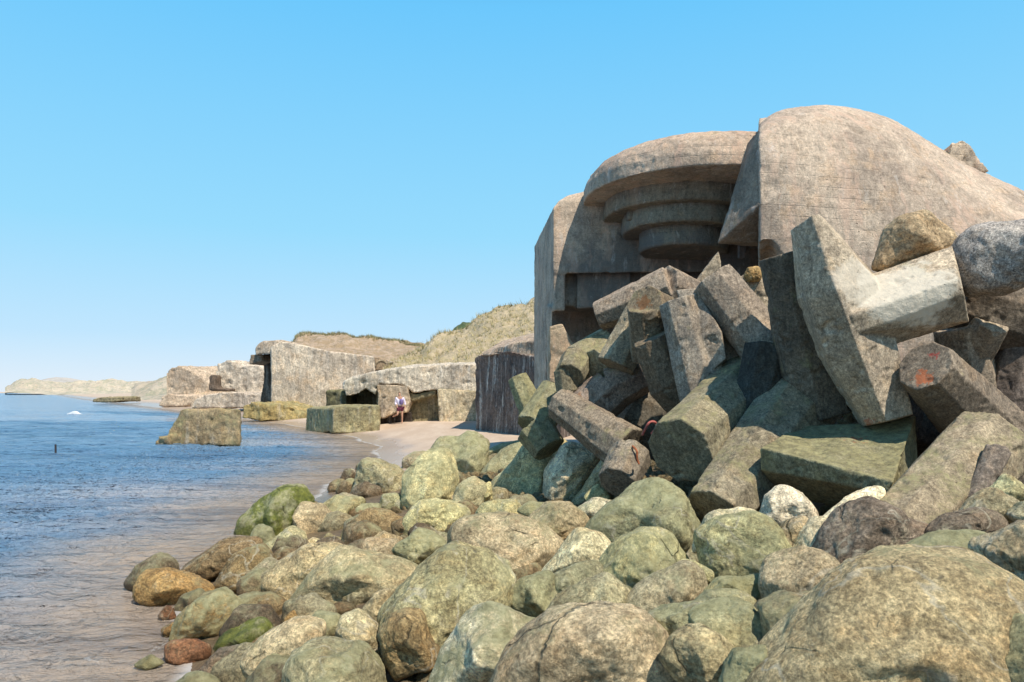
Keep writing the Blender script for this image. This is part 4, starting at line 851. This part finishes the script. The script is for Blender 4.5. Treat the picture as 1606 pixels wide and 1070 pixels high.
bp = [q(.0, .88), q(-.01, 1.12, -.02), q(-.02, 1.36, -.05), q(-.03, 1.47, -.06), q(-.04, 1.56, -.08), q(-.05, 1.66, -.08),   # pelvis..head top
      q(.09, .86), q(.10, .46, -.04), q(.09, .07, .02), q(.10, .03, -.14),              # standing leg
      q(-.09, .86), q(-.14, .47, -.16), q(-.36, .40, .10), q(-.44, .34, .10),           # raised leg
      q(-.19, 1.36, -.05), q(-.25, 1.10, -.02), q(-.16, .92, -.20), q(.15, 1.36, -.05), q(.24, 1.10, .02), q(.26, .86, -.06),
      q(-.12, .84, -.24), q(.27, .76, -.08)]
be = [(0, 1), (1, 2), (2, 3), (3, 4), (4, 5), (0, 6), (6, 7), (7, 8), (8, 9), (0, 10), (10, 11), (11, 12), (12, 13), (2, 14), (14, 15), (15, 16), (2, 17), (17, 18), (18, 19), (16, 20), (19, 21)]
br = [.13, .12, .13, .055, .085, .075, .09, .06, .042, .035, .09, .06, .045, .035, .06, .042, .03, .06, .042, .03, .03, .03]
skin('body', bp, be, br, skinm, pr)
skin('shirt', [q(-.01, .94), q(-.01, 1.12, -.02), q(-.02, 1.38, -.05), q(-.20, 1.37, -.05), q(-.26, 1.10, -.02), q(-.21, 1.0, -.12), q(.16, 1.37, -.05), q(.25, 1.09, .02), q(.26, .98, -.02)], [(0, 1), (1, 2), (2, 3), (3, 4), (4, 5), (2, 6), (6, 7), (7, 8)], [.18, .17, .16, .085, .07, .06, .085, .07, .06], plain('lavender_shirt', (.80, .74, .92), .85, .08, 5, .01), pr)
skin('shorts', [q(0, .90), q(.10, .82), q(.11, .62, -.03), q(-.10, .82), q(-.13, .62, -.10)], [(0, 1), (1, 2), (0, 3), (3, 4)], [.17, .13, .10, .13, .10], plain('dark_red_shorts', (.13, .03, .06), .85, .3, 6, .01), pr)
skin('hair', [q(-.045, 1.60, -.03), q(-.045, 1.70, -.06)], [(0, 1)], [.10, .085], plain('light_brown_hair', (.14, .085, .05), .8, .3, 20, .01), pr)
skin('backpack', [q(.08, 1.0, -.16), q(.07, 1.34, -.2)], [(0, 1)], [(.13, .11), (.12, .10)], plain('violet_backpack', (.20, .16, .36), .8, .3, 8, .01), pr)
skin('nose', [q(-.06, 1.585, .03), q(-.065, 1.565, .05)], [(0, 1)], [.018, .014], skinm, pr, 1)
# white bird-like crest of a breaking wavelet far out: part of the sea
cr_ = slab([(103, 650), (110, 647.5), (117, 645.5), (122, 649), (140, 653.5), (118, 652.5)], (0, .5, 0), 80)
foam = plain('foam', (.8, .82, .85), .6, .1, 3, .02)
o = worn('breaking_wave', [cr_], foam, .04, .09); tag(o, 'small white breaking crest on the sea left of the lone block', kind='structure')
